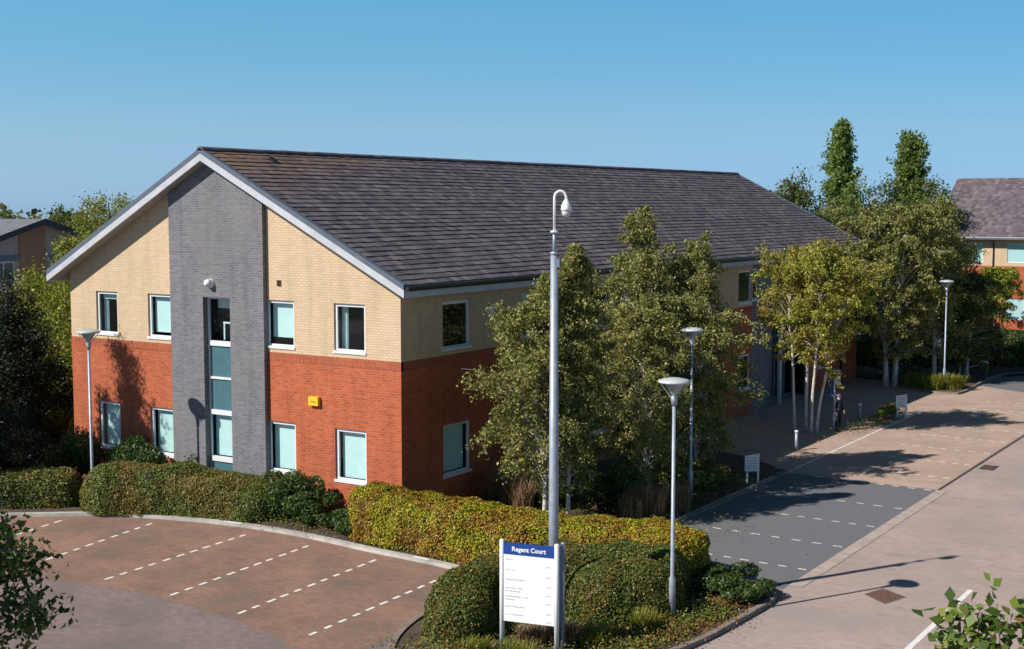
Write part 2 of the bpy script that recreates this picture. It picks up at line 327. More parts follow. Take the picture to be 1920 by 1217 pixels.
b = MB(); strip(b, [(12.95, 15.4), (13.05, 42)], .10, 0, .016); o = b.build('kerb_shadow_channel', plain('channel_shadowed', (.07, .06, .06, 1), .8)); o['kind'] = 'structure'  # dark strip along the kerb step and drain, its shadow put into the colour
b = MB(); strip(b, [(7.05, 15.4), (7.0, 33)], .12, 0, .014); o = b.build('flush_edging', M['worn']); o['kind'] = 'structure'
# planting bed behind the kerbs
ISL = smoothline([(5.13, -3.15), (5.75, -4.0), (5.95, -6), (6.5, -8.5), (7.5, -10.2), (9.0, -11), (10.8, -10.3), (12.2, -8.2), (12.85, -5.6), (13.05, -3.2), (13.1, -1.2), (12.8, -.1)])
BED2 = [(12.8, -.1), (12.2, .2), (7.1, .2), (7.1, 14.2), (6.6, 15.6), (5.0, 17.0), (2.5, 18.0), (-.6, 18.4)]
sheet('planting_bed', KERB[:-1] + ISL[:-1] + BED2 + [(-.6, 19), (-45, 19), (-45, -16), (-17, -11)], .085, M['soil'])
b = MB(); strip(b, KERB, .24, 0, .11); o = b.build('kerb', M['kerb']); o['kind'] = 'structure'
b = MB(); strip(b, ISL, .17, 0, .13); strip(b, [(12.8, -.1), (12.2, .14), (7.1, .14)], .13, 0, .12); strip(b, smoothline(BED2[2:]), .13, 0, .11); o = b.build('kerb', [M['kerb_brown']]); o['kind'] = 'structure'
b = MB(); strip(b, [(7.06, .3), (7.06, 14.1)], .07, .11, .118); o = b.build('kerb', M['kerb']); o['kind'] = 'structure'
# bed island at the far end of the car park
FAR = [(2, 44.5), (5.0, 41.3), (6.6, 41.1), (7.0, 42.3), (7.0, 50), (9, 53), (20, 55), (20, 62), (-3, 62), (-3, 46)]
sheet('planting_bed', FAR, .085, M['soil'])
b = MB(); strip(b, smoothline([(3.2, 43), (5.0, 41.3), (6.6, 41.1), (7.05, 42.3), (7.0, 50), (9, 53), (20, 55)], 4), .15, -.01, .12); o = b.build('kerb', M['kerb_brown']); o['kind'] = 'structure'
# painted lines
rng = random.Random(3)
def dashes(name, a, c, n, z, mat, wd=.10, fill=.55):
    b = MB(); a = Vector(a); c = Vector(c); d = c-a; u = d.normalized(); nr = Vector((-u.y, u.x))*wd/2; L = d.length/n
    for k in range(n):
        s = a+u*(k*L+rng.uniform(-.02, .02)); e = s+u*(L*fill*rng.uniform(.85, 1.05))
        b.face([((s+nr).x, (s+nr).y, z), ((s-nr).x, (s-nr).y, z), ((e-nr).x, (e-nr).y, z), ((e+nr).x, (e+nr).y, z)])
    o = b.build(name, mat); o['kind'] = 'structure'
for a, c, n in (((-6.55, -8.7), (-7.45, -3.6), 9), ((-3.42, -9.2), (-3.75, -3.0), 11), ((-.72, -9.3), (-1.14, -3.0), 11), ((1.97, -9.5), (1.64, -3.2), 11), ((4.66, -9.8), (4.4, -3.4), 11), ((-9.6, -8.6), (-10.3, -4.9), 6)):
    dashes('bay_marking', a, c, n, .012, M['mark'])
for i in range(13):
    y = 2.4+3.08*i
    if abs(y-14.7) < .5: y = 15.2
    dashes('bay_marking', (12.75, y), (8.0 if i < 5 else 8.6, y+.15), 7 if i % 2 else 8, .012, M['worn'] if i < 4 else M['mark'], .10, .48)
b = MB(); b.face([(-9.9, -4.05, .117), (-9.2, -3.63, .117), (-9.1, -3.78, .117), (-9.8, -4.2, .117)]); b.face([(-5.3, -2.6, .117), (-4.6, -2.52, .117), (-4.6, -2.68, .117), (-5.3, -2.76, .117)]); b.face([(2.6, -2.78, .117), (3.2, -2.82, .117), (3.2, -2.97, .117), (2.6, -2.93, .117)])
o = b.build('kerb_marking', M['mark']); o['kind'] = 'structure'
sheet('road_marking', [(17.17, -6.5), (17.32, -6.5), (17.32, 2.9), (17.17, 2.9)], .006, M['mark'])

# ---------------------------------------------------------------- main building
W_, LEN = -15.87, 45.5
AX, AZ, EX, EZ, WX = -8.18, 12.38, .60, 7.95, -16.47
def ztop(x): return EZ+(EX-x)*(AZ-EZ)/(EX-AX) if x > AX else EZ+(x-WX)*(AZ-EZ)/(AX-WX)
def clip(poly, a, c):
    """keep the side of the line a->c to its right (2-D)"""
    out = []; f = lambda p: (c[0]-a[0])*(p[1]-a[1])-(c[1]-a[1])*(p[0]-a[0])
    for i in range(len(poly)):
        p, q = poly[i], poly[(i+1) % len(poly)]; fp, fq = f(p), f(q)
        if fp <= 1e-9: out.append(p)
        if (fp < -1e-9 and fq > 1e-9) or (fp > 1e-9 and fq < -1e-9):
            t = fp/(fp-fq); out.append((p[0]+(q[0]-p[0])*t, p[1]+(q[1]-p[1])*t))
    return out
def wall(b, P, u0, u1, z0, z1, holes=(), clips=(), depth=.13, mi=0):
    us = sorted({u0, u1, *[h[0] for h in holes], *[h[1] for h in holes]}); zs = sorted({z0, z1, *[h[2] for h in holes], *[h[3] for h in holes]})
    us = [u for u in us if u0 <= u <= u1]; zs = [z for z in zs if z0 <= z <= z1]
    for i in range(len(us)-1):
        for j in range(len(zs)-1):
            cu, cz = (us[i]+us[i+1])/2, (zs[j]+zs[j+1])/2
            if any(h[0] < cu < h[1] and h[2] < cz < h[3] for h in holes): continue
            poly = [(us[i], zs[j]), (us[i+1], zs[j]), (us[i+1], zs[j+1]), (us[i], zs[j+1])]
            for a, c in clips:
                poly = clip(poly, a, c)
                if len(poly) < 3: break
            if len(poly) >= 3: b.face([P(u, 0, z) for u, z in poly], mi)
    for h0, h1, k0, k1 in holes:
        k0 = max(k0, z0); k1 = min(k1, z1)
        if k1 <= k0: continue
        for (a, c) in (((h0, k0), (h0, k1)), ((h1, k1), (h1, k0)), ((h1, k0), (h0, k0)), ((h0, k1), (h1, k1))):
            if a[1] == c[1] and not (z0 < a[1] < z1): continue
            b.face([P(a[0], 0, a[1]), P(c[0], 0, c[1]), P(c[0], -depth, c[1]), P(a[0], -depth, a[1])], mi)
def gable(u, n, z): return (u, -n, z)          # wall facing -Y ; n is outwards
def gable_t(u, n, z): return (u, -.18-n, z)
def longw(u, n, z): return (n, u, z)            # wall facing +X
def obox(b, P, a, c, mi=0): b.box(P(*a), P(*c), mi)
def window(parent, P, u0, u1, z0, z1, blind=1.0, rec=.07, fw=.10, name='window', sill=True, room=True, label=None, curtain=None, mullion=None):
    b = MB()
    for a, c in (((u0, -rec-.07, z0), (u0+fw, -rec, z1)), ((u1-fw, -rec-.07, z0), (u1, -rec, z1)), ((u0+fw, -rec-.07, z1-fw), (u1-fw, -rec, z1)), ((u0+fw, -rec-.07, z0), (u1-fw, -rec, z0+fw))): obox(b, P, a, c)
    if mullion: obox(b, P, (u0+fw, -rec-.06, mullion-.025), (u1-fw, -rec-.005, mullion+.025))
    f = b.build(name, M['white'], parent)
    if label: f['label'] = label
    b = MB(); b.face([P(u0+fw, -rec-.035, z0+fw), P(u1-fw, -rec-.035, z0+fw), P(u1-fw, -rec-.035, z1-fw), P(u0+fw, -rec-.035, z1-fw)]); b.build('pane', M['glass'], f)
    if sill:
        b = MB(); obox(b, P, (u0-.03, -rec+.003, z0-.045), (u1+.03, .035, z0+.045)); b.build('sill', M['white'], f)
    if blind > 0:
        zb = z1-fw-(z1-z0-2*fw)*blind
        b = MB(); obox(b, P, (u0+fw+.02, -rec-.20, zb), (u1-fw-.02, -rec-.19, z1-.02)); b.build('blind', M['blind'], f)
    if curtain:
        b = MB(); k = 7
        for i in range(k):
            a0 = u0+fw+curtain*i/k; a1 = u0+fw+curtain*(i+1)/k
            b.face([P(a0, -rec-.24-.04*(i % 2), z0), P(a1, -rec-.24-.04*((i+1) % 2), z0), P(a1, -rec-.24-.04*((i+1) % 2), z1), P(a0, -rec-.24-.04*(i % 2), z1)])
        b.build('curtain', M['blind'], f)
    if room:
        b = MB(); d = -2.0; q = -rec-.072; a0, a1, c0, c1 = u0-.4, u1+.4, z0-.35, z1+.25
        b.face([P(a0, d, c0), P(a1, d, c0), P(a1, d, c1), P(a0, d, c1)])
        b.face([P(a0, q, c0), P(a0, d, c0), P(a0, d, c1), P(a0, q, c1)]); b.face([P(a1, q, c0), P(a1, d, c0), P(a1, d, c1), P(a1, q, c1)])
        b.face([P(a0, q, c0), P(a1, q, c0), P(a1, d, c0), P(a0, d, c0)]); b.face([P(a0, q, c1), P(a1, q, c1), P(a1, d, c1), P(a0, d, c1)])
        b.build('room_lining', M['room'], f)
    return f
B = empty('office_building', (W_/2, LEN/2, 0), 'large two storey brick office block with brown tiled gable roof and grey tower', 'office building')
ZB = 5.44; ZU0, ZU1, ZL0, ZL1 = 5.62, 7.23, 1.30, 3.06
GU = [(-14.43, -13.25), (-11.62, -10.32), (-5.82, -4.52), (-2.78, -1.45)]
LW = [(2.29+4.93*i, 3.93+4.93*i) for i in range(6)]
RC = ((WX, EZ-.3), (AX, AZ-.3)), ((AX, AZ-.3), (EX, EZ-.3))
TX0, TX1 = -10.25, -5.74
holesU = [(a, c, ZU0, ZU1) for a, c in GU]; holesL = [(a, c, ZL0, ZL1) for a, c in GU]
b = MB()
wall(b, gable, W_, TX0+.01, 0, ZB-.30, holesL[:2]); wall(b, gable, TX1-.01, 0, 0, ZB-.30, holesL[2:])
wall(b, longw, 0, 28.7, 0, ZB-.30, [(a, c, ZL0, ZL1) for a, c in LW]); wall(b, longw, 36.6, LEN-.7, 0, ZB-.30, [(38.2, 40.0, ZL0, ZL1)])
b.face([(W_, 0, 0), (W_, LEN-.7, 0), (W_, LEN-.7, ZB-.30), (W_, 0, ZB-.30)]); b.face([(W_, LEN-.7, 0), (0, LEN-.7, 0), (0, LEN-.7, ZB-.30), (W_, LEN-.7, ZB-.30)])
b.build('lower_brick_wall', M['red_brick'], B)
b = MB()
for P, a, c in ((gable, W_-.004, TX0+.01), (gable, TX1-.01, .004), (longw, 0, 28.7), (longw, 36.6, LEN-.7)):
    obox(b, P, (a, -.11, ZB-.30), (c, .004, ZB))
b.build('brick_band', M['red_soldier'], B)
b = MB()
wall(b, gable, W_, TX0+.01, ZB, 12.4, holesU[:2], RC); wall(b, gable, TX1-.01, 0, ZB, 12.4, holesU[2:], RC)
wall(b, longw, 0, 28.7, ZB, 7.75, [(a, c, ZU0, ZU1) for a, c in LW]); wall(b, longw, 36.6, LEN-.7, ZB, 7.75, [(38.2, 40.0, ZU0, ZU1)])
b.face([(W_, 0, ZB), (W_, LEN-.7, ZB), (W_, LEN-.7, 7.75), (W_, 0, 7.75)]); b.face([(W_, LEN-.7, ZB), (0, LEN-.7, ZB), (0, LEN-.7, 7.7), (AX, LEN-.7, 12.0), (W_, LEN-.7, 7.7)])
b.build('upper_brick_wall', M['buff_brick'], B)
# grey brick tower with its tall stair window
SX0, SX1, SZ0, SZ1 = -8.62, -7.32, .55, 7.23
b = MB(); wall(b, gable_t, TX0, TX1, 0, 12.6, [(SX0, SX1, SZ0, SZ1)], RC, depth=.26)
b.face([(TX0, -.18, 0), (TX0, 0, 0), (TX0, 0, ztop(TX0)-.32), (TX0, -.18, ztop(TX0)-.32)])
b.face([(TX1, -.18, 0), (TX1, 0, 0), (TX1, 0, ztop(TX1)-.32), (TX1, -.18, ztop(TX1)-.32)])
b.build('grey_brick_tower', M['grey_brick'], B)
b = MB()
fw = .07; rec = .22
for a, c in (((SX0, -rec-.08, SZ0), (SX0+fw, -rec, SZ1)), ((SX1-fw, -rec-.08, SZ0), (SX1, -rec, SZ1)), ((SX0+fw, -rec-.08, SZ1-fw), (SX1-fw, -rec, SZ1))): obox(b, gable_t, a, c)
for za, zb_ in ((5.50, 5.68), (4.32, 4.40), (3.05, 3.22), (1.37, 1.55)): obox(b, gable_t, (SX0+fw, -rec-.08, za), (SX1-fw, -rec+.02, zb_))
st = b.build('stair_window', M['white'], B); st['label'] = 'tall narrow stair window recessed in the grey tower'
def pan(nm, z0, z1, mat):
    b = MB(); b.face([gable_t(SX0+fw, -rec-.04, z0), gable_t(SX1-fw, -rec-.04, z0), gable_t(SX1-fw, -rec-.04, z1), gable_t(SX0+fw, -rec-.04, z1)]); b.build(nm, mat, st)
pan('pane', 5.68, SZ1-fw, M['glass']); pan('pane', 1.55, 3.05, M['glass'])
pan('spandrel_panel', 4.40, 5.50, M['spandrel']); pan('spandrel_panel', 3.22, 4.32, M['spandrel']); pan('spandrel_panel', SZ0, 1.37, M['spandrel'])
b = MB(); obox(b, gable_t, (SX0+fw+.16, -rec-.30, 6.82), (SX1-fw, -rec-.29, SZ1-.03)); b.build('blind', M['blind'], st)
b = MB(); obox(b, gable_t, (SX0+.1, -rec-.22, 1.56), (SX1-.1, -rec-.21, 3.04)); b.build('blind', M['blind'], st)
b = MB(); obox(b, gable_t, (SX0+.5, -rec-.3, 6.28), (SX1-fw, -rec-.25, 6.34)); obox(b, gable_t, (SX0+.52, -rec-.3, 5.7), (SX0+.58, -rec-.25, 6.28)); b.build('stair_rail', M['whitepaint'], st)
b = MB(); a0, a1, c0, c1 = SX0-.3, SX1+.3, .4, 7.5; q, d_ = -rec-.085, -2.4
for f in ([(a0, d_, c0), (a1, d_, c0), (a1, d_, c1), (a0, d_, c1)], [(a0, q, c0), (a0, d_, c0), (a0, d_, c1), (a0, q, c1)], [(a1, q, c0), (a1, d_, c0), (a1, d_, c1), (a1, q, c1)], [(a0, q, 5.6), (a1, q, 5.6), (a1, d_, 5.6), (a0, d_, 5.6)], [(a0, q, c1), (a1, q, c1), (a1, d_, c1), (a0, d_, c1)]): b.face([gable_t(*p) for p in f])
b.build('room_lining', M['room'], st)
# windows of the gable
for i, (a, c) in enumerate(GU):
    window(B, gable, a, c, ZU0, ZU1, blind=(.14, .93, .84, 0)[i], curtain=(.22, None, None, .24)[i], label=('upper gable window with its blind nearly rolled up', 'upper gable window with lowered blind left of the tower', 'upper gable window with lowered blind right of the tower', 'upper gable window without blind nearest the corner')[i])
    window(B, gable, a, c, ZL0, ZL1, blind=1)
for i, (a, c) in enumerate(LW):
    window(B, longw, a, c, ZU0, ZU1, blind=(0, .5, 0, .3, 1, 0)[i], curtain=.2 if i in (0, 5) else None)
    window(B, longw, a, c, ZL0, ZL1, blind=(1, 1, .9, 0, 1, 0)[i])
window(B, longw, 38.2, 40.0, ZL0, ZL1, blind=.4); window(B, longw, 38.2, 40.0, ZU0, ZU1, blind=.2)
# recessed grey entrance bay
b = MB(); wall(b, lambda u, n, z: (-.35+n, u, z), 28.7, 32.3, 0, 7.75, [(29.4, 30.3, 5.62, 7.23)])
b.face([(0, 28.7, 0), (-.35, 28.7, 0), (-.35, 28.7, 7.75), (0, 28.7, 7.75)]); b.face([(-.35, 32.3, 0), (-1.6, 32.3, 0), (-1.6, 32.3, 7.75), (-.35, 32.3, 7.75)])
b.build('entrance_grey_wall', M['grey_brick'], B)
window(B, lambda u, n, z: (-.35+n, u, z), 29.4, 30.3, 5.62, 7.23, blind=0)
b = MB()
for y in (32.45, 33.8, 35.2, 36.5): b.box((-.9, y-.05, 0), (-.8, y+.05, 7.7))
for z in (.05, 2.3, 3.4, 5.6): b.box((-.89, 32.5, z), (-.81, 36.45, z+.1))
ge = b.build('entrance_glazing', M['slate_blue'], B)
b = MB(); b.face([(-.86, 32.5, .1), (-.86, 36.4, .1), (-.86, 36.4, 7.6), (-.86, 32.5, 7.6)]); b.build('pane', M['glass'], ge)
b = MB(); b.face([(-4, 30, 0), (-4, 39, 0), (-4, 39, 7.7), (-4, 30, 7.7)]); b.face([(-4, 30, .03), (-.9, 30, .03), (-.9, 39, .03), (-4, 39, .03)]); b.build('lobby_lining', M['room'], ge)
for y in (32.42, 36.4):
    b = MB(); b.tube([(.02, y, 0), (.02, y, 7.6)], .13, 12); b.build('column', M['white'], B, smooth=True)
b = MB(); b.box((-.8, 32.3, 3.05), (.9, 36.8, 3.25)); b.build('entrance_canopy', M['slate_blue'], B)
# roof
Y0, Y1 = -.60, LEN
b = MB(); ap, ep, wp = (AX, AZ-.03), (EX, EZ-.03), (WX, EZ-.03)
b.prism([(EX, EZ-.03), (AX, AZ-.03), (WX, EZ-.03), (WX, EZ-.37), (AX, AZ-.37), (EX, EZ-.37)], 1, Y0+.03, Y1-.03, 0)
deck = b.build('roof_deck', M['soffit'], B)
def tiles(rx0, rz0, rx1, rz1, y0, y1, rows, tw, seed, lift=.032):
    """courses of overlapping tiles from the eave (rx0,rz0) to the ridge (rx1,rz1)"""
    rg = np.random.default_rng(seed); b = MB()
    e = Vector((rx0, 0, rz0)); r = Vector((rx1, 0, rz1)); d = (r-e)/rows; u = d.normalized(); nrm = Vector((-u.z, 0, u.x)) if u.x*1 > 0 else Vector((u.z, 0, -u.x))
    if nrm.z < 0: nrm = -nrm
    nt_ = int((y1-y0)/tw)
    for i in range(rows):
        off = (i % 2)*.5*tw; y = y0; wav = rg.uniform(-.006, .006)
        while y < y1-1e-6:
            y2 = min(y1, y+tw*(.5 if (y == y0 and i % 2) else 1))
            j = wav+rg.uniform(-.008, .010); s = rg.uniform(-.012, .012); tl = rg.uniform(-.004, .004)
            lo = e+d*i+u*s; hi = e+d*(i+1.06)
            a = lo+nrm*(lift+j); c = hi+nrm*(.002)
            f0 = lo-nrm*.004
            b.v += [(a.x, y+.002, a.z+tl), (a.x, y2-.002, a.z-tl), (c.x, y2-.002, c.z), (c.x, y+.002, c.z), (f0.x, y+.002, f0.z), (f0.x, y2-.002, f0.z)]
            k = len(b.v)-6
            b.f += [(k, k+1, k+2, k+3), (k+4, k+5, k+1, k)]; b.m += [0, 0]
            y = y2
    return b
t1_ = tiles(EX-.02, EZ-.01, AX+.02, AZ-.015, Y0+.16, Y1-.16, 31, .33, 1); t2_ = tiles(WX+.02, EZ-.01, AX-.02, AZ-.015, Y0+.16, Y1-.16, 30, .33, 2)
k = len(t1_.v); t1_.v += t2_.v; t1_.f += [tuple(i+k for i in f) for f in t2_.f]; t1_.m += t2_.m
roof = t1_.build('roof', M['tile'], B)
def slope_strip(b, x0, z0, x1, z1, y0, y1, t0, t1):
    b.prism([(x0, z0+t0), (x1, z1+t0), (x1, z1+t1), (x0, z0+t1)], 1, y0, y1)
for ya, yb in ((Y0, Y0+.06), (Y1-.06, Y1)):
    for xe, nm in ((EX, 'r'), (WX, 'l')):
        b = MB(); slope_strip(b, xe, EZ, AX, AZ, ya-.012*(ya < 5), yb, -.40, -.15); b.build('bargeboard', M['barge'], roof)
for ya, yb in ((Y0-.02, Y0+.17), (Y1-.17, Y1+.02)):
    for xe in (EX, WX):
        b = MB(); slope_strip(b, xe, EZ, AX, AZ, ya, yb, -.147, .035); b.build('verge_trim', M['verge'], roof)
b = MB(); rr = np.random.default_rng(5); y = Y0-.02
while y < Y1:
    y2 = min(y+.45, Y1+.02); q = .135+rr.uniform(-.006, .006)
    b.prism([(AX+q*1.25*math.cos(t), AZ-.05+q*math.sin(t)) for t in np.linspace(0, math.pi, 7)], 1, y, y2-.012); y = y2
b.build('ridge_tiles', M['tile_far'], roof)
for s, xe in ((1, EX), (-1, WX)):
    b = MB(); b.box((xe-s*.02, Y0+.05, EZ-.40), (xe+s*.03, Y1-.03, EZ-.09)); b.build('fascia', M['barge'], roof)
    b = MB(); pr = [(xe+s*(.032+.075+.075*math.cos(t)), EZ-.085+.10*math.sin(t)) for t in np.linspace(math.pi, 2*math.pi, 7)] + [(xe+s*.182, EZ-.03), (xe+s*.032, EZ-.03)]
    b.prism(pr, 1, Y0+.02, Y1-.02); b.build('gutter', M['black'], roof)
b = MB(); b.prism([(-7.6, 12.05), (-7.3, 11.9), (-7.3, 12.0), (-7.55, 12.17)], 1, 2.15, 2.4); b.build('roof_vent', M['black'], roof)
b = MB(); b.tube([(W_-.08, .25, 0), (W_-.08, .25, 7.3)], .055, 8); b.build('downpipe', M['whitepaint'], B, smooth=True)
for y in (14.6, 41.9):
    b = MB(); b.tube([(.07, y, 0), (.07, y, 7.2), (.3, y, 7.45), (.68, y, 7.75)], .05, 8); b.build('downpipe', M['black'], B, smooth=True)
# wall fittings
r = empty('security_light', (-8.2, -.2, 7.72), 'small round white dome light high on the grey brick tower', 'wall light')
b = MB(); b.tube([(-8.2, -.18, 7.72), (-8.2, -.26, 7.72), (-8.2, -.30, 7.72)], [.17, .17, .12], 16); b.build('backplate', M['whitepaint'], r, smooth=False)
b = MB(); b.tube([(-8.2, -.26, 7.74), (-8.2, -.38, 7.72), (-8.2, -.44, 7.69), (-8.2, -.47, 7.67)], [.15, .14, .09, .02], 14); b.build('dome', M['whitepaint'], r, smooth=True)
r = empty('alarm_box', (-3.6, 0, 3.9), 'yellow alarm sounder box on the sunlit red brick of the gable', 'alarm box')
b = MB(); b.prism([(-3.82, 3.76), (-3.40, 3.76), (-3.40, 4.06), (-3.82, 4.06)], 1, -.14, -.003); b.build('casing', M['yellow'], r)
b = MB(); b.box((-3.72, -.148, 3.87), (-3.50, -.1405, 3.92)); b.build('nameplate', plain('ochre_plate', (.42, .27, .02, 1), .5), r)
r = empty('alarm_box', (0, 5.2, 6.8), 'white alarm sounder box on the shaded buff brick of the long wall', 'alarm box')
b = MB(); b.prism([(5.0, 6.62), (5.4, 6.62), (5.45, 6.95), (4.95, 6.95)], 0, .003, .14); b.build('casing', M['whitepaint'], r)
b = MB(); b.tube([(.14, 5.2, 6.78), (.17, 5.2, 6.78)], .08, 12); b.build('strobe_lens', M['slate_blue'], r)
r = empty('wall_vent', (-5.17, 0, 7.82), 'small dark square vent in the buff brick beside the tower', 'vent')
b = MB(); b.box((-5.26, -.03, 7.72), (-5.08, -.003, 7.92)); b.build('frame', plain('vent_brown', (.12, .08, .05, 1), .7), r)
b = MB()
for k in range(4): b.box((-5.24, -.045, 7.74+.045*k), (-5.10, -.031, 7.765+.045*k))
b.build('louvre', M['black'], r)

# ---------------------------------------------------------------- other buildings
def small_window(parent, P, u0, u1, z0, z1, glass=None, mull=False):
    b = MB(); fw = .07
    for a, c in (((u0, -.03, z0), (u0+fw, .02, z1)), ((u1-fw, -.03, z0), (u1, .02, z1)), ((u0+fw, -.03, z1-fw), (u1-fw, .02, z1)), ((u0+fw, -.03, z0), (u1-fw, .02, z0+fw))): obox(b, P, a, c)
    if mull: obox(b, P, ((u0+u1)/2-.06, -.03, z0+fw), ((u0+u1)/2+.06, .02, z1-fw))
    f = b.build('window', M['white'], parent)
    b = MB(); obox(b, P, (u0+fw, -.04, z0+fw), (u1-fw, .004, z1-fw)); b.build('pane', glass, f)
    b = MB(); obox(b, P, (u0-.05, .0, z0-.1), (u1+.05, .07, z0-.003)); b.build('sill', M['white'], f)
M['farglass'] = plain('reflecting_blinds', (.36, .58, .60, 1), .2, var=.05, spec=.5)
M['farglass_dark'] = plain('dark_reflecting_glass', (.09, .16, .21, 1), .12, var=.1, spec=.6)
F = empty('office_building', (10, 88, 0), 'distant red and buff brick office block with grey tiled roof at the right edge', 'office building')
def farw(u, n, z): return (u, 83-n, z)
FW = [(-3.3, -1.95), (0.0, 1.5), (3.6, 5.1), (7.2, 8.7), (10.8, 12.3)]
for nm, z0, z1, mt, wz in (('lower_brick_wall', 0, 5.3, M['red_brick'], (.8, 2.6)), ('upper_brick_wall', 5.3, 7.6, M['buff_brick'], (5.6, 7.2))):
    b = MB(); wall(b, farw, -5.2, 16, z0, z1, [(a, c, *wz) for a, c in FW]); b.face([(-5.2, 83, z0), (-5.2, 99, z0), (-5.2, 99, z1), (-5.2, 83, z1)])
    if z0: b.face([(-5.2, 83, 7.6), (-5.2, 99, 7.6), (-5.2, 91, 12.1)])
    b.build(nm, mt, F)
    for a, c in FW: small_window(F, lambda u, n, z: (u, 83.09-n, z), a, c, wz[0], wz[1], M['farglass'])
b = MB(); b.prism([(82.3, 7.5), (82.3, 7.75), (91, 12.75), (99.7, 7.75), (99.7, 7.5), (91, 12.4)], 0, -6.3, 16.8); fr = b.build('roof', M['soffit'], F)
ft = MB(); rg = np.random.default_rng(9)
for i in range(28):
    y_a, z_a = 82.28+8.72*i/28, 7.77+5.0*i/28; y_b, z_b = 82.28+8.72*(i+1.05)/28, 7.77+5.0*(i+1.05)/28; x = -6.3
    while x < 16.8:
        x2 = min(16.8, x+.34); j = rg.uniform(0, .02); k = len(ft.v)
        ft.v += [(x, y_a, z_a+.03+j), (x2, y_a, z_a+.03+j), (x2, y_b, z_b), (x, y_b, z_b), (x, y_a, z_a-.01), (x2, y_a, z_a-.01)]
        ft.f += [(k, k+1, k+2, k+3), (k+4, k+5, k+1, k)]; ft.m += [0, 0]; x = x2
ft.build('roof_tiles', M['tile'], fr)
b = MB(); b.box((-6.2, 82.16, 7.52), (16.8, 82.28, 7.66)); b.build('gutter', M['verge'], fr)
b = MB(); b.tube([(-1.1, 82.93, 0), (-1.1, 82.93, 7.2), (-1.1, 82.25, 7.5)], .06, 8); b.build('downpipe', M['black'], F)

# distant building on the left: gable faces +X
G = empty('office_building', (-66, 34, 0), 'distant pale gabled office block with dark eaves at the left edge', 'office building')
GX = -62.2; M['pale_render'] = plain('pale_render', (.36, .34, .34, 1), .8); M['tan_brick'] = plain('tan_brick', (.30, .20, .12, 1), .85)
gp = lambda u, n, z: (GX+n, u, z)
roofz = lambda y: 9.3-.30*abs(y-34.6)
b = MB(); b.face([(GX, 28.6, 0), (GX, 39.2, 0), (GX, 39.2, roofz(39.2)), (GX, 34.6, 9.1), (GX, 28.6, roofz(28.6))]); b.face([(GX, 28.6, 0), (GX-30, 28.6, 0), (GX-30, 28.6, 7.4), (GX, 28.6, 7.4)]); b.build('wall', M['pale_render'], G)
b = MB(); b.prism([(32.8, 0), (35.2, 0), (35.2, 8.85), (34.6, 9.1), (32.8, 8.55)], 0, GX-.5, GX+.12); b.build('brick_pier', M['tan_brick'], G)
b = MB(); obox(b, gp, (28.6, -.1, 6.15), (32.8, .1, 6.5)); obox(b, gp, (35.2, -.1, 6.15), (39.2, .1, 6.5)); obox(b, gp, (28.6, -.1, 4.0), (32.8, .08, 4.3)); b.build('band_course', M['slate_blue'], G)
for a, c in ((30.4, 32.3), (28.8, 30.0), (36.4, 38.3)): small_window(G, gp, a, c, 4.4, 6.05, M['farglass_dark'], True)
b = MB(); pr = [(27.4, roofz(27.4)-.28), (27.4, roofz(27.4)), (34.6, 9.3), (41.0, roofz(41.0)), (41.0, roofz(41.0)-.28), (34.6, 8.95)]
b.prism(pr, 0, GX-32, GX+.9); gr = b.build('roof', plain('slate_roof', (.16, .165, .185, 1), .7, var=.2), G)
b = MB(); b.prism([(27.3, roofz(27.4)-.42), (27.3, roofz(27.4)+.02), (34.6, 9.34), (41.1, roofz(41.0)+.02), (41.1, roofz(41.0)-.42), (34.6, 8.88)], 0, GX+.9, GX+.98); b.build('bargeboard', plain('dark_barge', (.035, .04, .06, 1), .5), gr)

# ---------------------------------------------------------------- street furniture
def lamp(x, y, label, group='cone topped path lamps', h=6.2):
    r = empty('street_lamp', (x, y, 0), label, 'street lamp', group)
    b = MB(); b.tube([(x, y, .05), (x, y, 1.15), (x, y, 1.25), (x, y, h-.62)], [.085, .085, .052, .045], 14); b.build('pole', M['galv'], r, smooth=True)
    b = MB(); b.tube([(x, y, h-.66), (x, y, h-.45), (x, y, h-.43)], [.07, .085, .06], 14); b.build('collar', M['galv'], r, smooth=True)
    b = MB()
    for k in range(4):
        t = k*math.pi/2+.5; b.tube([(x+.07*math.cos(t), y+.07*math.sin(t), h-.48), (x+.36*math.cos(t), y+.36*math.sin(t), h-.09)], .012, 6)
    b.build('bracket', M['galv'], r)
    b = MB(); b.tube([(x, y, h-.45), (x, y, h-.36), (x, y, h-.12)], [.05, .09, .25], 18, cap=False); b.build('reflector_cone', M['galv'], r, smooth=True)
    b = MB(); b.lathe((x, y, h), [(.30, -.12), (.40, -.09), (.41, -.06), (.34, -.02), (.15, .02), (.01, .03)], 28); b.build('canopy', M['glasslamp'], r, smooth=True)
    return r
lamp(11.7, -4.2, 'cone topped street lamp standing in front of the right rounded dark hedge')
lamp(6.25, 8.41, 'cone topped street lamp between the birches and the asphalt parking bays')
lamp(-10.82, -3.4, 'cone topped street lamp in front of the left end of the gable wall')
lamp(5.75, 42.93, 'farthest cone topped street lamp in the grassy island by the far trees')
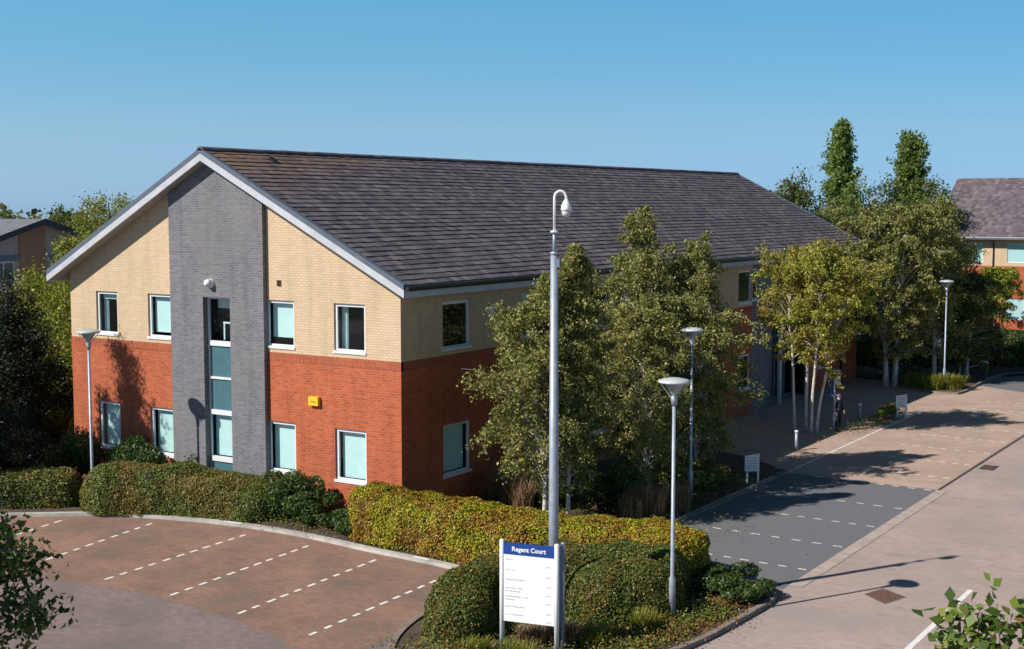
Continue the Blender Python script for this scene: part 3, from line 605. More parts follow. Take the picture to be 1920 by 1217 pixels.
# camera mast
mx, my = 9.1, -5.64
r = empty('camera_mast', (mx, my, 0), 'tall tapering grey mast with white swan neck and dome camera behind the sign', 'camera mast')
b = MB(); b.tube([(mx, my, .05), (mx, my, 2.6), (mx, my, 9.25)], [.13, .125, .095], 18); b.tube([(mx, my, 9.25), (mx, my, 9.32)], .105, 18); b.build('column', M['galv'], r, smooth=True)
b = MB(); b.tube([(mx, my, 9.32), (mx, my, 9.82)], .045, 12); b.build('spigot', M['galv'], r, smooth=True)
ux, uy = .84, .54
b = MB(); b.tube([(mx, my, 9.79), (mx, my, 9.84)], .10, 14)
arc = [(mx, my, 9.82), (mx, my, 10.62)] + [(mx+ux*.145*(1-math.cos(t)), my+uy*.145*(1-math.cos(t)), 10.64+.17*math.sin(t)) for t in np.linspace(.2, math.pi, 10)] + [(mx+ux*.29, my+uy*.29, 10.58)]
b.tube(arc, .034, 12); b.build('swan_neck', M['whitepaint'], r, smooth=True)
dx, dy = mx+ux*.29, my+uy*.29
b = MB(); b.lathe((dx, dy, 10.6), [(.03, .02), (.06, -.02), (.115, -.12), (.135, -.22), (.125, -.28)], 18); hd = b.build('camera_housing', M['whitepaint'], r, smooth=True)
b = MB(); b.lathe((dx, dy, 10.6), [(.115, -.28), (.11, -.35), (.08, -.41), (.01, -.44)], 18); b.build('lens_dome', M['glasslamp'], hd, smooth=True)
b = MB(); b.box((mx+.02, my-.04, 8.95), (mx+.17, my+.06, 9.15)); b.build('junction_box', M['slate_blue'], r)
# directory sign : panel between two round posts
A = Vector((9.33, -8.35)); Bp = Vector((10.65, -8.07)); sd = (Bp-A).normalized(); sn = Vector((sd.y, -sd.x)); SL = (Bp-A).length
r = empty('directory_sign', (A.x, A.y, 0), 'large white directory board with blue header on two white posts in front of the hedge', 'sign')
SB, ST = .80, 2.66
ORG[r] = Vector((A.x, A.y, 0))
def sp(u, n, z): q = A+sd*u+sn*n; return (q.x, q.y, z)
def sbox(b, u0, u1, n0, n1, z0, z1, mi=0):
    b.face([sp(u0,n1,z0), sp(u1,n1,z0), sp(u1,n1,z1), sp(u0,n1,z1)], mi); b.face([sp(u0,n0,z0), sp(u0,n0,z1), sp(u1,n0,z1), sp(u1,n0,z0)], mi)
    b.face([sp(u0,n0,z0), sp(u0,n1,z0), sp(u0,n1,z1), sp(u0,n0,z1)], mi); b.face([sp(u1,n0,z0), sp(u1,n0,z1), sp(u1,n1,z1), sp(u1,n1,z0)], mi)
    b.face([sp(u0,n0,z1), sp(u0,n1,z1), sp(u1,n1,z1), sp(u1,n0,z1)], mi); b.face([sp(u0,n0,z0), sp(u1,n0,z0), sp(u1,n1,z0), sp(u0,n1,z0)], mi)
for u in (0, SL):
    b = MB(); q = sp(u, 0, 0); b.tube([(q[0], q[1], .02), (q[0], q[1], ST+.05), (q[0], q[1], ST+.07)], [.058, .058, .04], 14); b.build('post', M['whitepaint'], r, smooth=True)
b = MB(); sbox(b, .055, SL-.055, -.03, .03, SB, ST-.27); panel = b.build('panel', M['signwhite'], r)
b = MB(); sbox(b, .055, SL-.055, -.03, .034, ST-.27, ST); head = b.build('header_panel', M['blue'], r)
b = MB(); sbox(b, SL-.02, SL+.02, -.42, -.03, SB, ST-.02); b.build('side_panel', plain('blue_grey_side', (.10, .15, .24, 1), .5), r)
b = MB(); q = sp(SL, -.44, 0); b.tube([(q[0], q[1], .02), (q[0], q[1], ST)], .045, 12); b.build('post', M['galv'], r, smooth=True)
cu = bpy.data.curves.new('lettering', 'FONT'); cu.body = 'Regent Court'; cu.size = .15; cu.extrude = .002; cu.offset = .0035; cu.align_x = 'CENTER'; cu.align_y = 'CENTER'; cu.resolution_u = 3
to = bpy.data.objects.new('tmp', cu); me = bpy.data.meshes.new_from_object(to); bpy.data.objects.remove(to)
me.transform(Matrix.Translation((*sp(SL/2, .038, ST-.135),)) @ Matrix(((sd.x, 0, sn.x, 0), (sd.y, 0, sn.y, 0), (0, 1, 0, 0), (0, 0, 0, 1))))
link('lettering', me, M['signwhite'], head)
b = MB(); rg = random.Random(4)
for z, w1, two in ((2.27, .18, 0), (2.03, .26, 0), (1.80, .50, 0), (1.60, .44, .36), (1.40, .56, .24), (1.16, .46, 0), (.97, .42, 0)):
    for zz, ww in ((z, w1), (z-.075, two)):
        u = .09
        while ww and u < .09+ww:
            l = rg.uniform(.02, .035); h = rg.uniform(.022, .036); sbox(b, u, u+l*.8, .0305, .032, zz-h/2, zz+h/2); u += l*(1 if rg.random() < .85 else 1.7)
    u = SL-.25
    for k in range(4):
        l = .032; sbox(b, u, u+l*.7, .0305, .032, z-.12, z-.12+.03); u += l
b.build('directory_lines', M['greytext'], panel)
# little white signs
def small_sign(x, y, label, ang):
    r = empty('small_sign', (0, 0, 0), label, 'sign', 'small white signs along the parking kerb')
    b = MB(); b.box((-.24, -.03, .08), (-.17, .03, 1.15)); b.build('post', M['whitepaint'], r)
    b = MB(); b.box((.17, -.03, .08), (.24, .03, 1.2)); b.build('post', M['whitepaint'], r)
    b = MB(); b.prism([(-.30, .55), (.24, .55), (.24, 1.22), (-.30, 1.12)], 1, -.055, -.031); p = b.build('panel', M['signwhite'], r)
    b = MB()
    for z in (.64, .74, .84, .94, 1.04): b.box((-.2, -.0585, z), (.14, -.0555, z+.03))
    b.build('printed_lines', M['greytext'], p)
    r.location = (x, y, 0); r.rotation_euler = (0, 0, ang); return r
small_sign(6.87, 12.5, 'small white notice board on two legs beside the asphalt bays', .55)
small_sign(6.85, 31.2, 'small white notice board on two legs beside the far block paved bays', .55)
# bollards
def bollard(x, y, label):
    r = empty('bollard', (x, y, 0), label, 'bollard', 'grey bollards at the plaza edge')
    b = MB(); b.tube([(x, y, 0), (x, y, .78)], .065, 12); b.build('post', M['galv'], r, smooth=True)
    b = MB(); b.tube([(x, y, .78), (x, y, .86), (x, y, .88)], [.08, .08, .05], 12); b.build('cap', M['whitepaint'], r, smooth=True)
bollard(5.65, 20.2, 'grey bollard in front of the three birch stems'); bollard(5.39, 29.29, 'grey bollard between the standing person and the far notice board')
# post with white notice, beside the person
px_, py_ = 5.0, 26.7
r = empty('signpost', (px_, py_, 0), 'slim white post with a blue and white notice high up beside the standing person', 'signpost')
b = MB(); b.tube([(px_, py_, 0), (px_, py_, 2.75)], .04, 10); b.tube([(px_, py_, 0), (px_, py_, .7)], .065, 10); b.build('pole', M['whitepaint'], r, smooth=True)
b = MB(); b.box((px_+.03, py_-.03, 2.05), (px_+.28, py_, 2.75)); b.build('white_notice', M['signwhite'], r)
b = MB(); b.box((px_-.28, py_-.025, 1.5), (px_-.04, py_+.005, 2.75)); b.build('blue_notice', plain('blue_notice', (.06, .13, .25, 1), .5), r)
# covers in the road
o = empty('manhole_cover', (15.45, 1.05, 0), 'rusty brown rectangular manhole cover in the pink road', 'manhole cover')
b = MB(); cx, cy, a = 15.43, 1.02, .05
q = [(14.95, .95), (15.66, .38), (15.93, 1.25), (15.2, 1.72)]
b.prism(q, 2, .001, .012); b.build('cover', M['rust'], o)
b = MB(); qq = [((p[0]-cx)*1.1+cx, (p[1]-cy)*1.1+cy) for p in q]; b.prism(qq, 2, .0005, .007); b.build('frame', M['kerb_brown'], o)
o = empty('drain_grate', (13.45, 20.8, 0), 'dark iron drain grate in the road edge beside the paved bays', 'drain grate')
b = MB(); b.box((13.2, 20.3, .001), (13.75, 21.3, .013)); b.build('frame', M['black'], o)
b = MB()
for k in range(6): b.box((13.25, 20.38+.15*k, .0135), (13.7, 20.44+.15*k, .019))
b.build('grate', M['rust'], o)
# red and white barrier at the far car park
o = empty('barrier', (5.4, 50.4, 0), 'low red and white striped barrier rail by the far hedge', 'barrier')
for s in (0, 1):
    b = MB(); b.tube([(4.75+1.4*s, 50.2+1.0*s, 0), (4.75+1.4*s, 50.2+1.0*s, 1.15-.3*s)], .05, 8); b.build('post', M['whitepaint'], o)
for k in range(4):
    b = MB(); p0 = Vector((4.75, 50.2, 1.05)); p1 = Vector((6.15, 51.2, .75)); b.tube([p0.lerp(p1, k/4), p0.lerp(p1, (k+1)/4)], .06, 8); b.build('rail', M['redpaint'] if k % 2 == 0 else M['whitepaint'], o)
#@@PLANTS
# ---------------------------------------------------------------- trees and plants
def wob(p, s, seed): return mnoise.noise(Vector((p[0]*s+seed*7.3, p[1]*s-seed*3.1, p[2]*s+seed)))
def tree(name, label, cat, x, y, h, prof, stems, nclump, nleaf, sig, L, W, mat, bark, seed, group=None, droop=.6, z0=0, tr=.09, inner=.45, limb=.5, ecc=(1, 1), stretch=2.0, gap=-.18, topj=0.0):
    """prof: [(t, r)] crown radius over height t in 0..1 ; stems: [(dx, dy, top_dx, top_dy, height_frac)]"""
    rg = np.random.default_rng(seed)
    r = empty(name, (x, y, z0), label, cat, group)
    ts = [p[0] for p in prof]; rs = [p[1] for p in prof]; tt = np.linspace(ts[0], ts[-1], 60); w = np.interp(tt, ts, rs)**1.6+.02; w /= w.sum()
    cl = []; guard = 0
    while len(cl) < nclump and guard < nclump*20:
        guard += 1; t = rg.choice(tt, p=w)+rg.uniform(-.01, .01); th = rg.uniform(0, 2*math.pi)
        rad = np.interp(t, ts, rs); ir = (1+.55*wob((math.cos(th)*1.3, math.sin(th)*1.3, t*h*.45), .9, seed))
        q = rad*ir*(inner+(1-inner)*rg.uniform(0, 1)**.6) if rg.random() < .75 else rad*rg.uniform(0, inner)
        p = np.array([x+q*math.cos(th)*ecc[0], y+q*math.sin(th)*ecc[1], z0+t*h])
        if wob(p, .8, seed+3) < gap: continue
        cl.append(p)
    cl = np.array(cl)
    cnt = rg.integers(int(nleaf*.5), int(nleaf*1.5), size=len(cl)); idx = np.repeat(np.arange(len(cl)), cnt)
    sg = np.array([sig, sig, sig*stretch])*rg.uniform(.7, 1.3, size=(len(cl), 1))
    P = cl[idx]+rg.normal(size=(len(idx), 3))*sg[idx]
    P[:, 2] = np.maximum(P[:, 2], z0+.1)
    me = quads_mesh('crown', leaf_arrays(P, L, W, rg, droop=droop)); link('crown', me, mat, r)
    for (sx, sy, ex, ey, hf) in stems:
        b = MB(); pts = []; n = 9
        for k in range(n):
            t = k/(n-1); pts.append((x+sx+(ex-sx)*t**1.4+.10*math.sin(k*1.7+seed)*t, y+sy+(ey-sy)*t**1.4+.10*math.cos(k*2.1+seed)*t, z0+h*hf*t))
        b.tube(pts, [tr*(1-.82*k/(n-1))*(1.25 if k == 0 else 1) for k in range(n)], 8)
        P_ = np.array(pts); m = int(len(cl)*limb/len(stems))
        for c in cl[rg.choice(len(cl), size=min(m, len(cl)), replace=False)]:
            zt = max(c[2]-rg.uniform(.12, .3)*h*.6, z0+h*ts[0]*.8); k = np.argmin(abs(P_[:, 2]-zt)); a = P_[k]
            if k >= n-1: continue
            mid = (a+c)/2+np.array([0, 0, .12*np.linalg.norm(c-a)*.5]); rr = tr*.28*(1-.6*k/n)
            b.tube([a, mid, c], [rr, rr*.6, rr*.25], 5, cap=False)
        b.build('trunk', bark, r, smooth=True)
    return r

def twig_tree(name, label, cat, x, y, h, prof, stems, nb, ntw, nlf, L, W, mat, bark, seed, group=None, tr=.09, rise=.35, tl=.6, sp=.075, droop=.7, asym=.35):
    """stems -> curved branches -> hanging leafy twigs"""
    rg = np.random.default_rng(seed); r = empty(name, (x, y, 0), label, cat, group)
    ts = [p[0] for p in prof]; rs = [p[1] for p in prof]; LP = []
    for (sx, sy, ex, ey, hf) in stems:
        b = MB(); n = 12; pts = []
        for k in range(n):
            t = k/(n-1); pts.append((x+sx+(ex-sx)*t**1.4+.09*math.sin(k*1.3+seed)*t, y+sy+(ey-sy)*t**1.4+.09*math.cos(k*1.7+seed)*t, h*hf*t))
        b.tube(pts, [tr*(1-.85*k/(n-1))*(1.25 if k == 0 else 1) for k in range(n)], 8); P_ = np.array(pts)
        m = max(8, int(nb/len(stems)))
        for k in range(m+14):
            if k < m: to = ts[0]*.9+(.96-ts[0]*.9)*((k+rg.uniform(0, 1))/m)**.85
            else: to = rg.uniform(.86, .99)
            to *= hf; th = 2.4*k+rg.uniform(-.6, .6)
            a = np.array([np.interp(to*h, P_[:, 2], P_[:, i]) for i in range(3)])
            rad = np.interp(to, ts, rs)*rg.uniform(.5, 1.12)*(1+asym*math.sin(th*2+seed)*.6+asym*wob((math.cos(th)*1.2, math.sin(th)*1.2, to*h*.6), 1, seed)*1.6)
            if rad < .08: rad = .08
            d = np.array([math.cos(th), math.sin(th), 0.]); up = rise*rg.uniform(.6, 1.3)
            c1 = a+d*rad*.5+np.array([0, 0, rad*up*1.1]); c2 = a+d*rad+np.array([0, 0, rad*up*rg.uniform(.5, 1.1)])
            s = np.linspace(0, 1, 7)[:, None]; Bz = a*(1-s)**2+2*c1*s*(1-s)+c2*s**2
            rr = tr*.24*(1-.6*to)+.004; b.tube([tuple(q) for q in Bz], [rr*(1-.8*q) for q in np.linspace(0, 1, 7)], 5, cap=False)
            nt_ = max(2, int(ntw*(.4+.6*rad/max(rs))*rg.uniform(.6, 1.3)))
            for j in range(nt_):
                u = rg.uniform(.18, 1.0)**.7; o = a*(1-u)**2+2*c1*u*(1-u)+c2*u**2
                dv = d*rg.uniform(.1, 1)+rg.normal(size=3)*.7; dv[2] = dv[2]*.5+.15; dv /= np.linalg.norm(dv); ln = tl*rg.uniform(.4, 1.2)*min(1, .3+.9*rad/max(rs))
                q = rg.uniform(0, 1, int(nlf*rg.uniform(.5, 1.5)))[:, None]
                LP.append(o+dv*q*ln+np.array([0, 0, -1.])*(q**2)*ln*droop+rg.normal(size=(len(q), 3))*sp)
        b.build('trunk', bark, r, smooth=True)
    P = np.concatenate(LP); P[:, 2] = np.maximum(P[:, 2], .15)
    link('crown', quads_mesh('crown', leaf_arrays(P, L, W, rg, droop=.6)), mat, r); return r
birchprof = [(.12, .8), (.3, 1.7), (.55, 1.5), (.8, .95), (1, .22)]
def BP(k, lo=.12): return [(lo, .75*k), (.28, 1.75*k), (.5, 1.6*k), (.75, 1.1*k), (.92, .6*k), (1, .25*k)]
BG = 'birches planted along the shaded long wall'
twig_tree('birch_tree', 'double stemmed birch nearest the building corner, just left of the camera mast base', 'tree', 3.95, 2.35, 8.6, [(.16, 1.2), (.25, 2.1), (.45, 2.1), (.65, 1.3), (.85, .6), (1, .12)], [(0, 0, .3, .1, .95), (-.1, .4, -.7, -.2, .8)], 150, 10, 36, .10, .065, M['lf_birch'], M['bark'], 11, BG, tr=.085, rise=.7)
twig_tree('birch_tree', 'tall slim birch with a white stem immediately right of the camera mast', 'tree', 4.6, 2.9, 9.35, [(.16, .8), (.3, 1.5), (.5, 1.3), (.7, .8), (.88, .4), (1, .1)], [(-.1, 0, .1, .1, .97)], 130, 9, 36, .105, .065, M['lf_birch'], M['bark'], 12, BG, tr=.08, rise=.7)
twig_tree('birch_tree', 'tallest birch in the middle of the clump, top against the roof', 'tree', 3.0, 10.9, 10.6, [(.06, 1.4), (.25, 2.1), (.48, 1.8), (.66, .95), (.85, .5), (1, .12)], [(0, 0, -.1, 0, .97), (.5, -.3, .6, -.4, .8)], 190, 10, 40, .10, .065, M['lf_birch'], M['bark'], 13, BG, tr=.09, rise=.8)
twig_tree('birch_tree', 'broad birch at the right end of the clump behind two street lamps', 'tree', 4.9, 11.7, 9.6, [(.05, 1.6), (.2, 2.3), (.45, 2.05), (.66, 1.05), (.85, .5), (1, .12)], [(0, 0, -.2, .3, .95), (-.4, .2, -.9, .5, .85)], 190, 10, 40, .10, .065, M['lf_birch'], M['bark'], 14, BG, tr=.09, rise=.8)
twig_tree('birch_tree', 'leaning lower birch filling the front of the clump', 'tree', 4.8, 7.9, 7.4, [(.06, 1.4), (.25, 2.1), (.5, 1.9), (.8, 1.1), (1, .25)], [(0, 0, -.3, .2, .9)], 130, 10, 36, .10, .065, M['lf_birch'], M['bark'], 15, BG, tr=.08, rise=.7)
twig_tree('autumn_tree', 'yellowing multi stemmed tree with four bare white trunks on the plaza', 'tree', 4.4, 24.6, 8.7, [(.42, .8), (.5, 1.5), (.62, 1.8), (.78, 1.35), (.92, .8), (1, .3)], [(-.45, -.2, -1.1, .1, .9), (-.12, .35, -.3, .9, .95), (.3, -.1, .9, -.4, .95), (.45, .2, 1.5, .9, .75)], 200, 9, 30, .115, .075, M['lf_autumn'], M['bark'], 21, tr=.085, rise=0.75, tl=0.6)
twig_tree('birch_tree', 'large twin stemmed birch beyond the yellowing tree', 'tree', 2.75, 42.6, 10.4, [(.14, 1.5), (.3, 3.0), (.55, 2.9), (.78, 1.9), (.93, 1.0), (1, .3)], [(-.2, -.1, -.9, 0, .9), (.25, .1, .7, .3, .97)], 190, 10, 38, .14, .095, M['lf_birch'], M['bark'], 31, 'birches at the far end of the plaza', tr=.16, tl=0.8, sp=0.1, rise=.7)
twig_tree('birch_tree', 'tall olive birch behind the farthest street lamp', 'tree', 4.1, 46.8, 11.0, [(.12, 1.3), (.3, 2.5), (.5, 2.3), (.72, 1.4), (.9, .6), (1, .2)], [(0, 0, -.3, .2, .97)], 160, 10, 38, .14, .095, M['lf_birch'], M['bark'], 32, 'birches at the far end of the plaza', tr=.15, tl=0.8, sp=0.1, rise=.7)
twig_tree('birch_tree', 'dense birch at the far right beside the distant red wall', 'tree', 5.6, 48.4, 6.4, [(.1, 1.0), (.25, 1.7), (.5, 1.8), (.78, 1.3), (.93, .7), (1, .3)], [(0, 0, .3, .2, .95)], 80, 9, 34, .15, .10, M['lf_mid'], M['bark'], 33, 'birches at the far end of the plaza', tr=.13, tl=0.7, sp=0.1)
twig_tree('birch_tree', 'dark foliage birch crowding behind the twin stemmed one', 'tree', .6, 47.5, 9.6, [(.08, 2.0), (.3, 2.8), (.6, 2.4), (.85, 1.3), (1, .4)], [(0, 0, .2, .2, .95)], 110, 10, 36, .15, .10, M['lf_mid'], M['bark'], 34, 'birches at the far end of the plaza', tr=.14, tl=0.8, sp=0.1)
twig_tree('young_tree', 'small isolated young tree in front of the distant red wall', 'tree', .6, 78, 5.5, [(.25, .8), (.42, 1.7), (.55, 1.2), (.7, 1.5), (.88, 1.0), (1, .35)], [(-.3, 0, -.2, 0, .85), (.3, 0, .2, 0, .9)], 40, 8, 26, .2, .14, M['lf_green'], M['bark_brown'], 35, tr=.11, tl=0.6, sp=0.12, rise=0.5)
# poplars and the trees beyond
twig_tree('poplar_tree', 'tallest pointed poplar against the sky', 'tree', -14.76, 83.73, 18.3, [(.06, 1.1), (.2, 1.5), (.5, 1.3), (.75, .75), (.88, .3), (1, .03)], [(0, 0, .2, 0, .97)], 150, 10, 34, .24, .17, M['lf_poplar'], M['bark_brown'], 41, 'poplars on the skyline', tr=.3, rise=1.8, tl=1.3, sp=.16, droop=-.5, asym=.5)
twig_tree('poplar_tree', 'second, blunter poplar to the right against the sky', 'tree', -9.93, 89.09, 16.6, [(.06, .9), (.2, 1.3), (.5, 1.25), (.75, 1.0), (.9, .55), (1, .1)], [(0, 0, -.2, 0, .97)], 150, 10, 34, .24, .17, M['lf_poplar'], M['bark_brown'], 42, 'poplars on the skyline', tr=.3, rise=1.8, tl=1.3, sp=.16, droop=-.5, asym=.5)
BKG = 'background trees behind the roofs'
for i, (x, y, h, rr, mt, lb) in enumerate([
    (-10.66, 61.89, 12.9, 3.2, 'lf_mid', 'brownish round tree rising behind the right end of the main ridge'),
    (-8.6, 66, 10.9, 3.2, 'lf_mid', 'lower dark tree between the main roof and the tall poplar'),
    (-11.5, 78, 12.3, 3.4, 'lf_poplar', 'bushy tree at the foot of the tall poplar'),
    (-8.3, 76, 12.1, 3.4, 'lf_mid', 'rounded dark tree between the two poplars'),
    (-6.0, 82.7, 12.4, 3.0, 'lf_mid', 'dark tree between the second poplar and the far roof'),
    (-49.6, 30.7, 11.8, 3.4, 'lf_green', 'leafy tree rising behind the left slope of the roof'),
    (-28.4, 10.5, 6.6, 3.0, 'lf_green', 'bright sunlit tree directly left of the gable wall'),
    (-34.7, 12.3, 6.6, 3.2, 'lf_green', 'bright green tree at the left edge in front of the distant building'),
    (-37.0, 17.0, 8.2, 2.7, 'lf_green', 'sunlit tree below the left eave of the main roof'),
    (-24.0, 5.0, 4.0, 2.4, 'lf_green', 'low bright tree at the foot of the left wall corner'),
    (-46, 26, 7.0, 3.0, 'lf_mid', 'shadowy tree beside the distant gabled building'),
    (-85.6, 49, 9.6, 3.5, 'lf_mid', 'distant tree top at the far left horizon'),
    (-78.8, 50.5, 9.9, 3.2, 'lf_mid', 'distant round tree above the ridge of the distant left building'),
    (-72, 53, 9.3, 3.6, 'lf_mid', 'distant tree between the left building and the leafy tree')]):
    big = i >= 11 or i < 5
    tree('broadleaf_tree', lb, 'tree', x, y, h, [(.12, rr*.75), (.35, rr), (.6, rr*.95), (.82, rr*.65), (1, rr*.2)], [(0, 0, .2, .1, .9)], 230, 55, .36 if big else .3, .24 if big else .18, .16 if big else .12, M[mt], M['bark_brown'], 50+i, BKG, droop=.2, stretch=1, tr=.22, inner=.55)
# conifers at the left
CP = [(.03, 2.2), (.3, 2.0), (.6, 1.4), (.85, .6), (1, .08)]
tree('conifer_tree', 'dark conifer at the left edge beside the left end of the gable', 'tree', -20.2, .4, 7.7, [(.02, 2.9), (.25, 2.7), (.5, 2.2), (.75, 1.3), (1, .2)], [(0, 0, 0, 0, .97)], 700, 110, .22, .12, .05, M['lf_dark'], M['bark_brown'], 71, 'dark conifers left of the building', droop=-.2, stretch=.8, tr=.16, inner=.2, gap=-.6)
tree('conifer_tree', 'taller dark conifer cut by the left edge of the frame', 'tree', -16.75, -6.9, 11.5, [(.02, 2.2), (.25, 2.0), (.45, 1.5), (.62, 1.15), (.75, 1.1), (.9, .7), (1, .15)], [(0, 0, 0, 0, .97)], 560, 150, .20, .13, .06, M['lf_dark'], M['bark_brown'], 72, 'dark conifers left of the building', droop=-.2, stretch=.8, tr=.2, inner=.2, gap=-.6)
tree('conifer_tree', 'lowest spreading dark conifer at the foot of the left edge', 'tree', -14.6, -4.4, 3.6, [(.02, 1.9), (.4, 1.8), (.7, 1.2), (1, .4)], [(0, 0, 0, 0, .9)], 220, 90, .2, .12, .05, M['lf_dark'], M['bark_brown'], 73, 'dark conifers left of the building', droop=-.2, stretch=.7, tr=.12, inner=.3)
# foreground trees reaching into the frame
fgl = tree('foreground_tree', 'dark leafy branches of the near tree hanging in at the lower left', 'tree', 15.15, -27.7, 8.6, [(.68, .9), (.78, 1.6), (.9, 1.7), (1, .8)], [(0, 0, .1, .1, .9)], 300, 80, .11, .075, .05, M['lf_shrub'], M['bark_brown'], 81, droop=.1, stretch=.8, tr=.12, gap=-.12)
fgr = tree('foreground_tree', 'broad leaved tree top poking in at the lower right corner', 'tree', 24.0, -24.3, 7.5, [(.70, .8), (.85, 1.0), (.94, .75), (1, .35)], [(0, 0, .1, 0, .97)], 170, 34, .09, .10, .07, leafmat('broad_leaves', [(0, (.05, .10, .015)), (.6, (.13, .20, .03)), (.9, (.22, .27, .05)), (1, (.20, .09, .04))], trans=.3), M['bark_brown'], 82, droop=0, stretch=1.1, tr=.05, gap=-.3, limb=.9)

# hedges
def hedge(label, spine, w, h, mat, n, seed, L=.075, W=.05, group='clipped hedges in the planting beds', pw=4.0, hv=None, bump=.10, name='hedge', wv=None):
    rg = np.random.default_rng(seed); sp_ = np.array(smoothline([Vector(p) for p in spine], 8)); seg = np.linalg.norm(np.diff(sp_, axis=0), axis=1); cum = np.concatenate([[0], np.cumsum(seg)]); T = cum[-1]
    tan = np.gradient(sp_, axis=0); tan /= np.linalg.norm(tan, axis=1, keepdims=True)
    def frame(s):
        s = np.clip(s, 0, T); c = np.stack([np.interp(s, cum, sp_[:, 0]), np.interp(s, cum, sp_[:, 1])], -1); t = np.stack([np.interp(s, cum, tan[:, 0]), np.interp(s, cum, tan[:, 1])], -1); t /= np.linalg.norm(t, axis=-1, keepdims=True)+1e-9; return c, t
    def pts(a, phi, scale=1.0):
        """a: 0..1 round the stadium outline, phi: 0 (ground) .. pi/2 (top centre)"""
        cap = math.pi*w/2; per = 2*T+2*cap; q = a*per
        s = np.where(q < T, q, np.where(q < T+cap, T, np.where(q < 2*T+cap, 2*T+cap-q, 0)))
        c, t = frame(s); nr = np.stack([-t[:, 1], t[:, 0]], -1)
        th = np.where(q < T, 0, np.where(q < T+cap, (q-T)/cap*math.pi, np.where(q < 2*T+cap, math.pi, math.pi+(q-2*T-cap)/cap*math.pi)))
        dr = -nr*np.cos(th)[:, None]+t*np.sin(th)[:, None]
        qq = np.abs(np.cos(phi))**(2/pw); zz = np.abs(np.sin(phi))**(2/pw)
        ww = w/2*(np.interp(s/T, *zip(*wv)) if wv else 1.0)
        hh = h*(np.interp(s/T, *zip(*hv)) if hv else 1.0)
        xy = c+dr*(qq*ww)[:, None] if hasattr(ww, '__len__') else c+dr*(qq*ww)[:, None]
        P = np.concatenate([xy, (zz*hh+.06)[:, None]], 1)
        nn = np.concatenate([dr*(qq**(pw-1))[:, None]/(w/2), ((zz**(pw-1))/h)[:, None]], 1); nn /= np.linalg.norm(nn, axis=1, keepdims=True)+1e-9
        bu = np.array([mnoise.noise(Vector(p)*.9+Vector((seed, 0, 0)))*bump*1.6+mnoise.noise(Vector(p)*2.6)*bump*.7 for p in P])
        P = P+nn*bu[:, None]
        if scale != 1: P = P-nn*(1-scale)
        return P, nn
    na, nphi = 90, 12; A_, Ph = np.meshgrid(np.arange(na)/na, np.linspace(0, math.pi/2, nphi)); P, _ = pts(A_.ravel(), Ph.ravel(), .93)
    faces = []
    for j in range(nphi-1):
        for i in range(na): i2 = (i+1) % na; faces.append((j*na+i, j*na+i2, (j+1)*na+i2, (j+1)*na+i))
    # area-even sampling by rejection on the profile arc length
    ph = np.linspace(0, math.pi/2, 200); qx = np.cos(ph)**(2/pw)*w/2; zx = np.sin(ph)**(2/pw)*h; al = np.concatenate([[0], np.cumsum(np.hypot(np.diff(qx), np.diff(zx)))]); al /= al[-1]
    phi = np.interp(rg.uniform(0, 1, n), al, ph); LP, LN = pts(rg.uniform(0, 1, n), phi)
    LP += LN*rg.uniform(-.06, .045, size=(n, 1))
    keep = rg.uniform(0, 1, n) < 1.1
    V = leaf_arrays(LP[keep], L, W, rg, nrm=LN[keep], jit=.75)
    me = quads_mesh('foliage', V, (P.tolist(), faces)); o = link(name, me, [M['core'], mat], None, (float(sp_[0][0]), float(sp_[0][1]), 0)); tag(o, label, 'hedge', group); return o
hedge('long dark green clipped hedge with rounded top along the kerb under the grey tower', [(-10.0, -3.05), (-8, -2.0), (-6.2, -1.5), (-5.3, -1.4)], 2.3, 1.5, M['lf_hedge_g'], 60000, 1, L=.062, W=.042, bump=.11, hv=[(0, .95), (.35, 1.02), (1, .78)], pw=3.2)
hedge('short shaded hedge at the left beyond the lamp post', [(-13.4, -4.7), (-12.4, -4.0), (-12.1, -3.8)], 1.5, 1.2, M['lf_hedge_g'], 13000, 2)
hedge('long yellow green hedge in front of the building corner', [(.45, -1.35), (2.8, -1.5), (5.5, -1.55), (8.0, -1.15), (9.4, -.8), (9.95, -.95)], 2.3, 1.45, M['lf_hedge_y'], 110000, 3, L=.068, W=.046, hv=[(0, 1.03), (.5, .98), (1, .97)], bump=.13, pw=5.5)
hedge('rounded dark green hedge curving from the kerb to behind the directory sign', [(7.75, -8.0), (7.2, -6.6), (7.1, -5.2), (7.6, -4.2)], 1.7, 1.15, M['lf_hedge_d'], 40000, 4, L=.058, W=.04, pw=3.0, hv=[(0, .9), (.4, 1.05), (1, 1.05)])
hedge('low dark green hedge running along the foot of the yellow green hedge', [(7.9, -3.5), (9.2, -2.8), (10.3, -2.4)], 1.9, 1.3, M['lf_hedge_d'], 38000, 5, L=.058, W=.04, pw=3.2)
hedge('dome shaped dark green bush hedge behind the nearest lamp post', [(10.0, -4.6), (10.65, -4.0)], 2.15, 1.3, M['lf_hedge_d'], 42000, 6, L=.058, W=.04, pw=2.8)
hedge('tall dark hedge closing the far car park below the distant red wall', [(3.4, 55.4), (8, 56.4), (22, 58)], 2.0, 2.2, M['lf_shrub'], 22000, 7, L=.15, W=.10, pw=5)
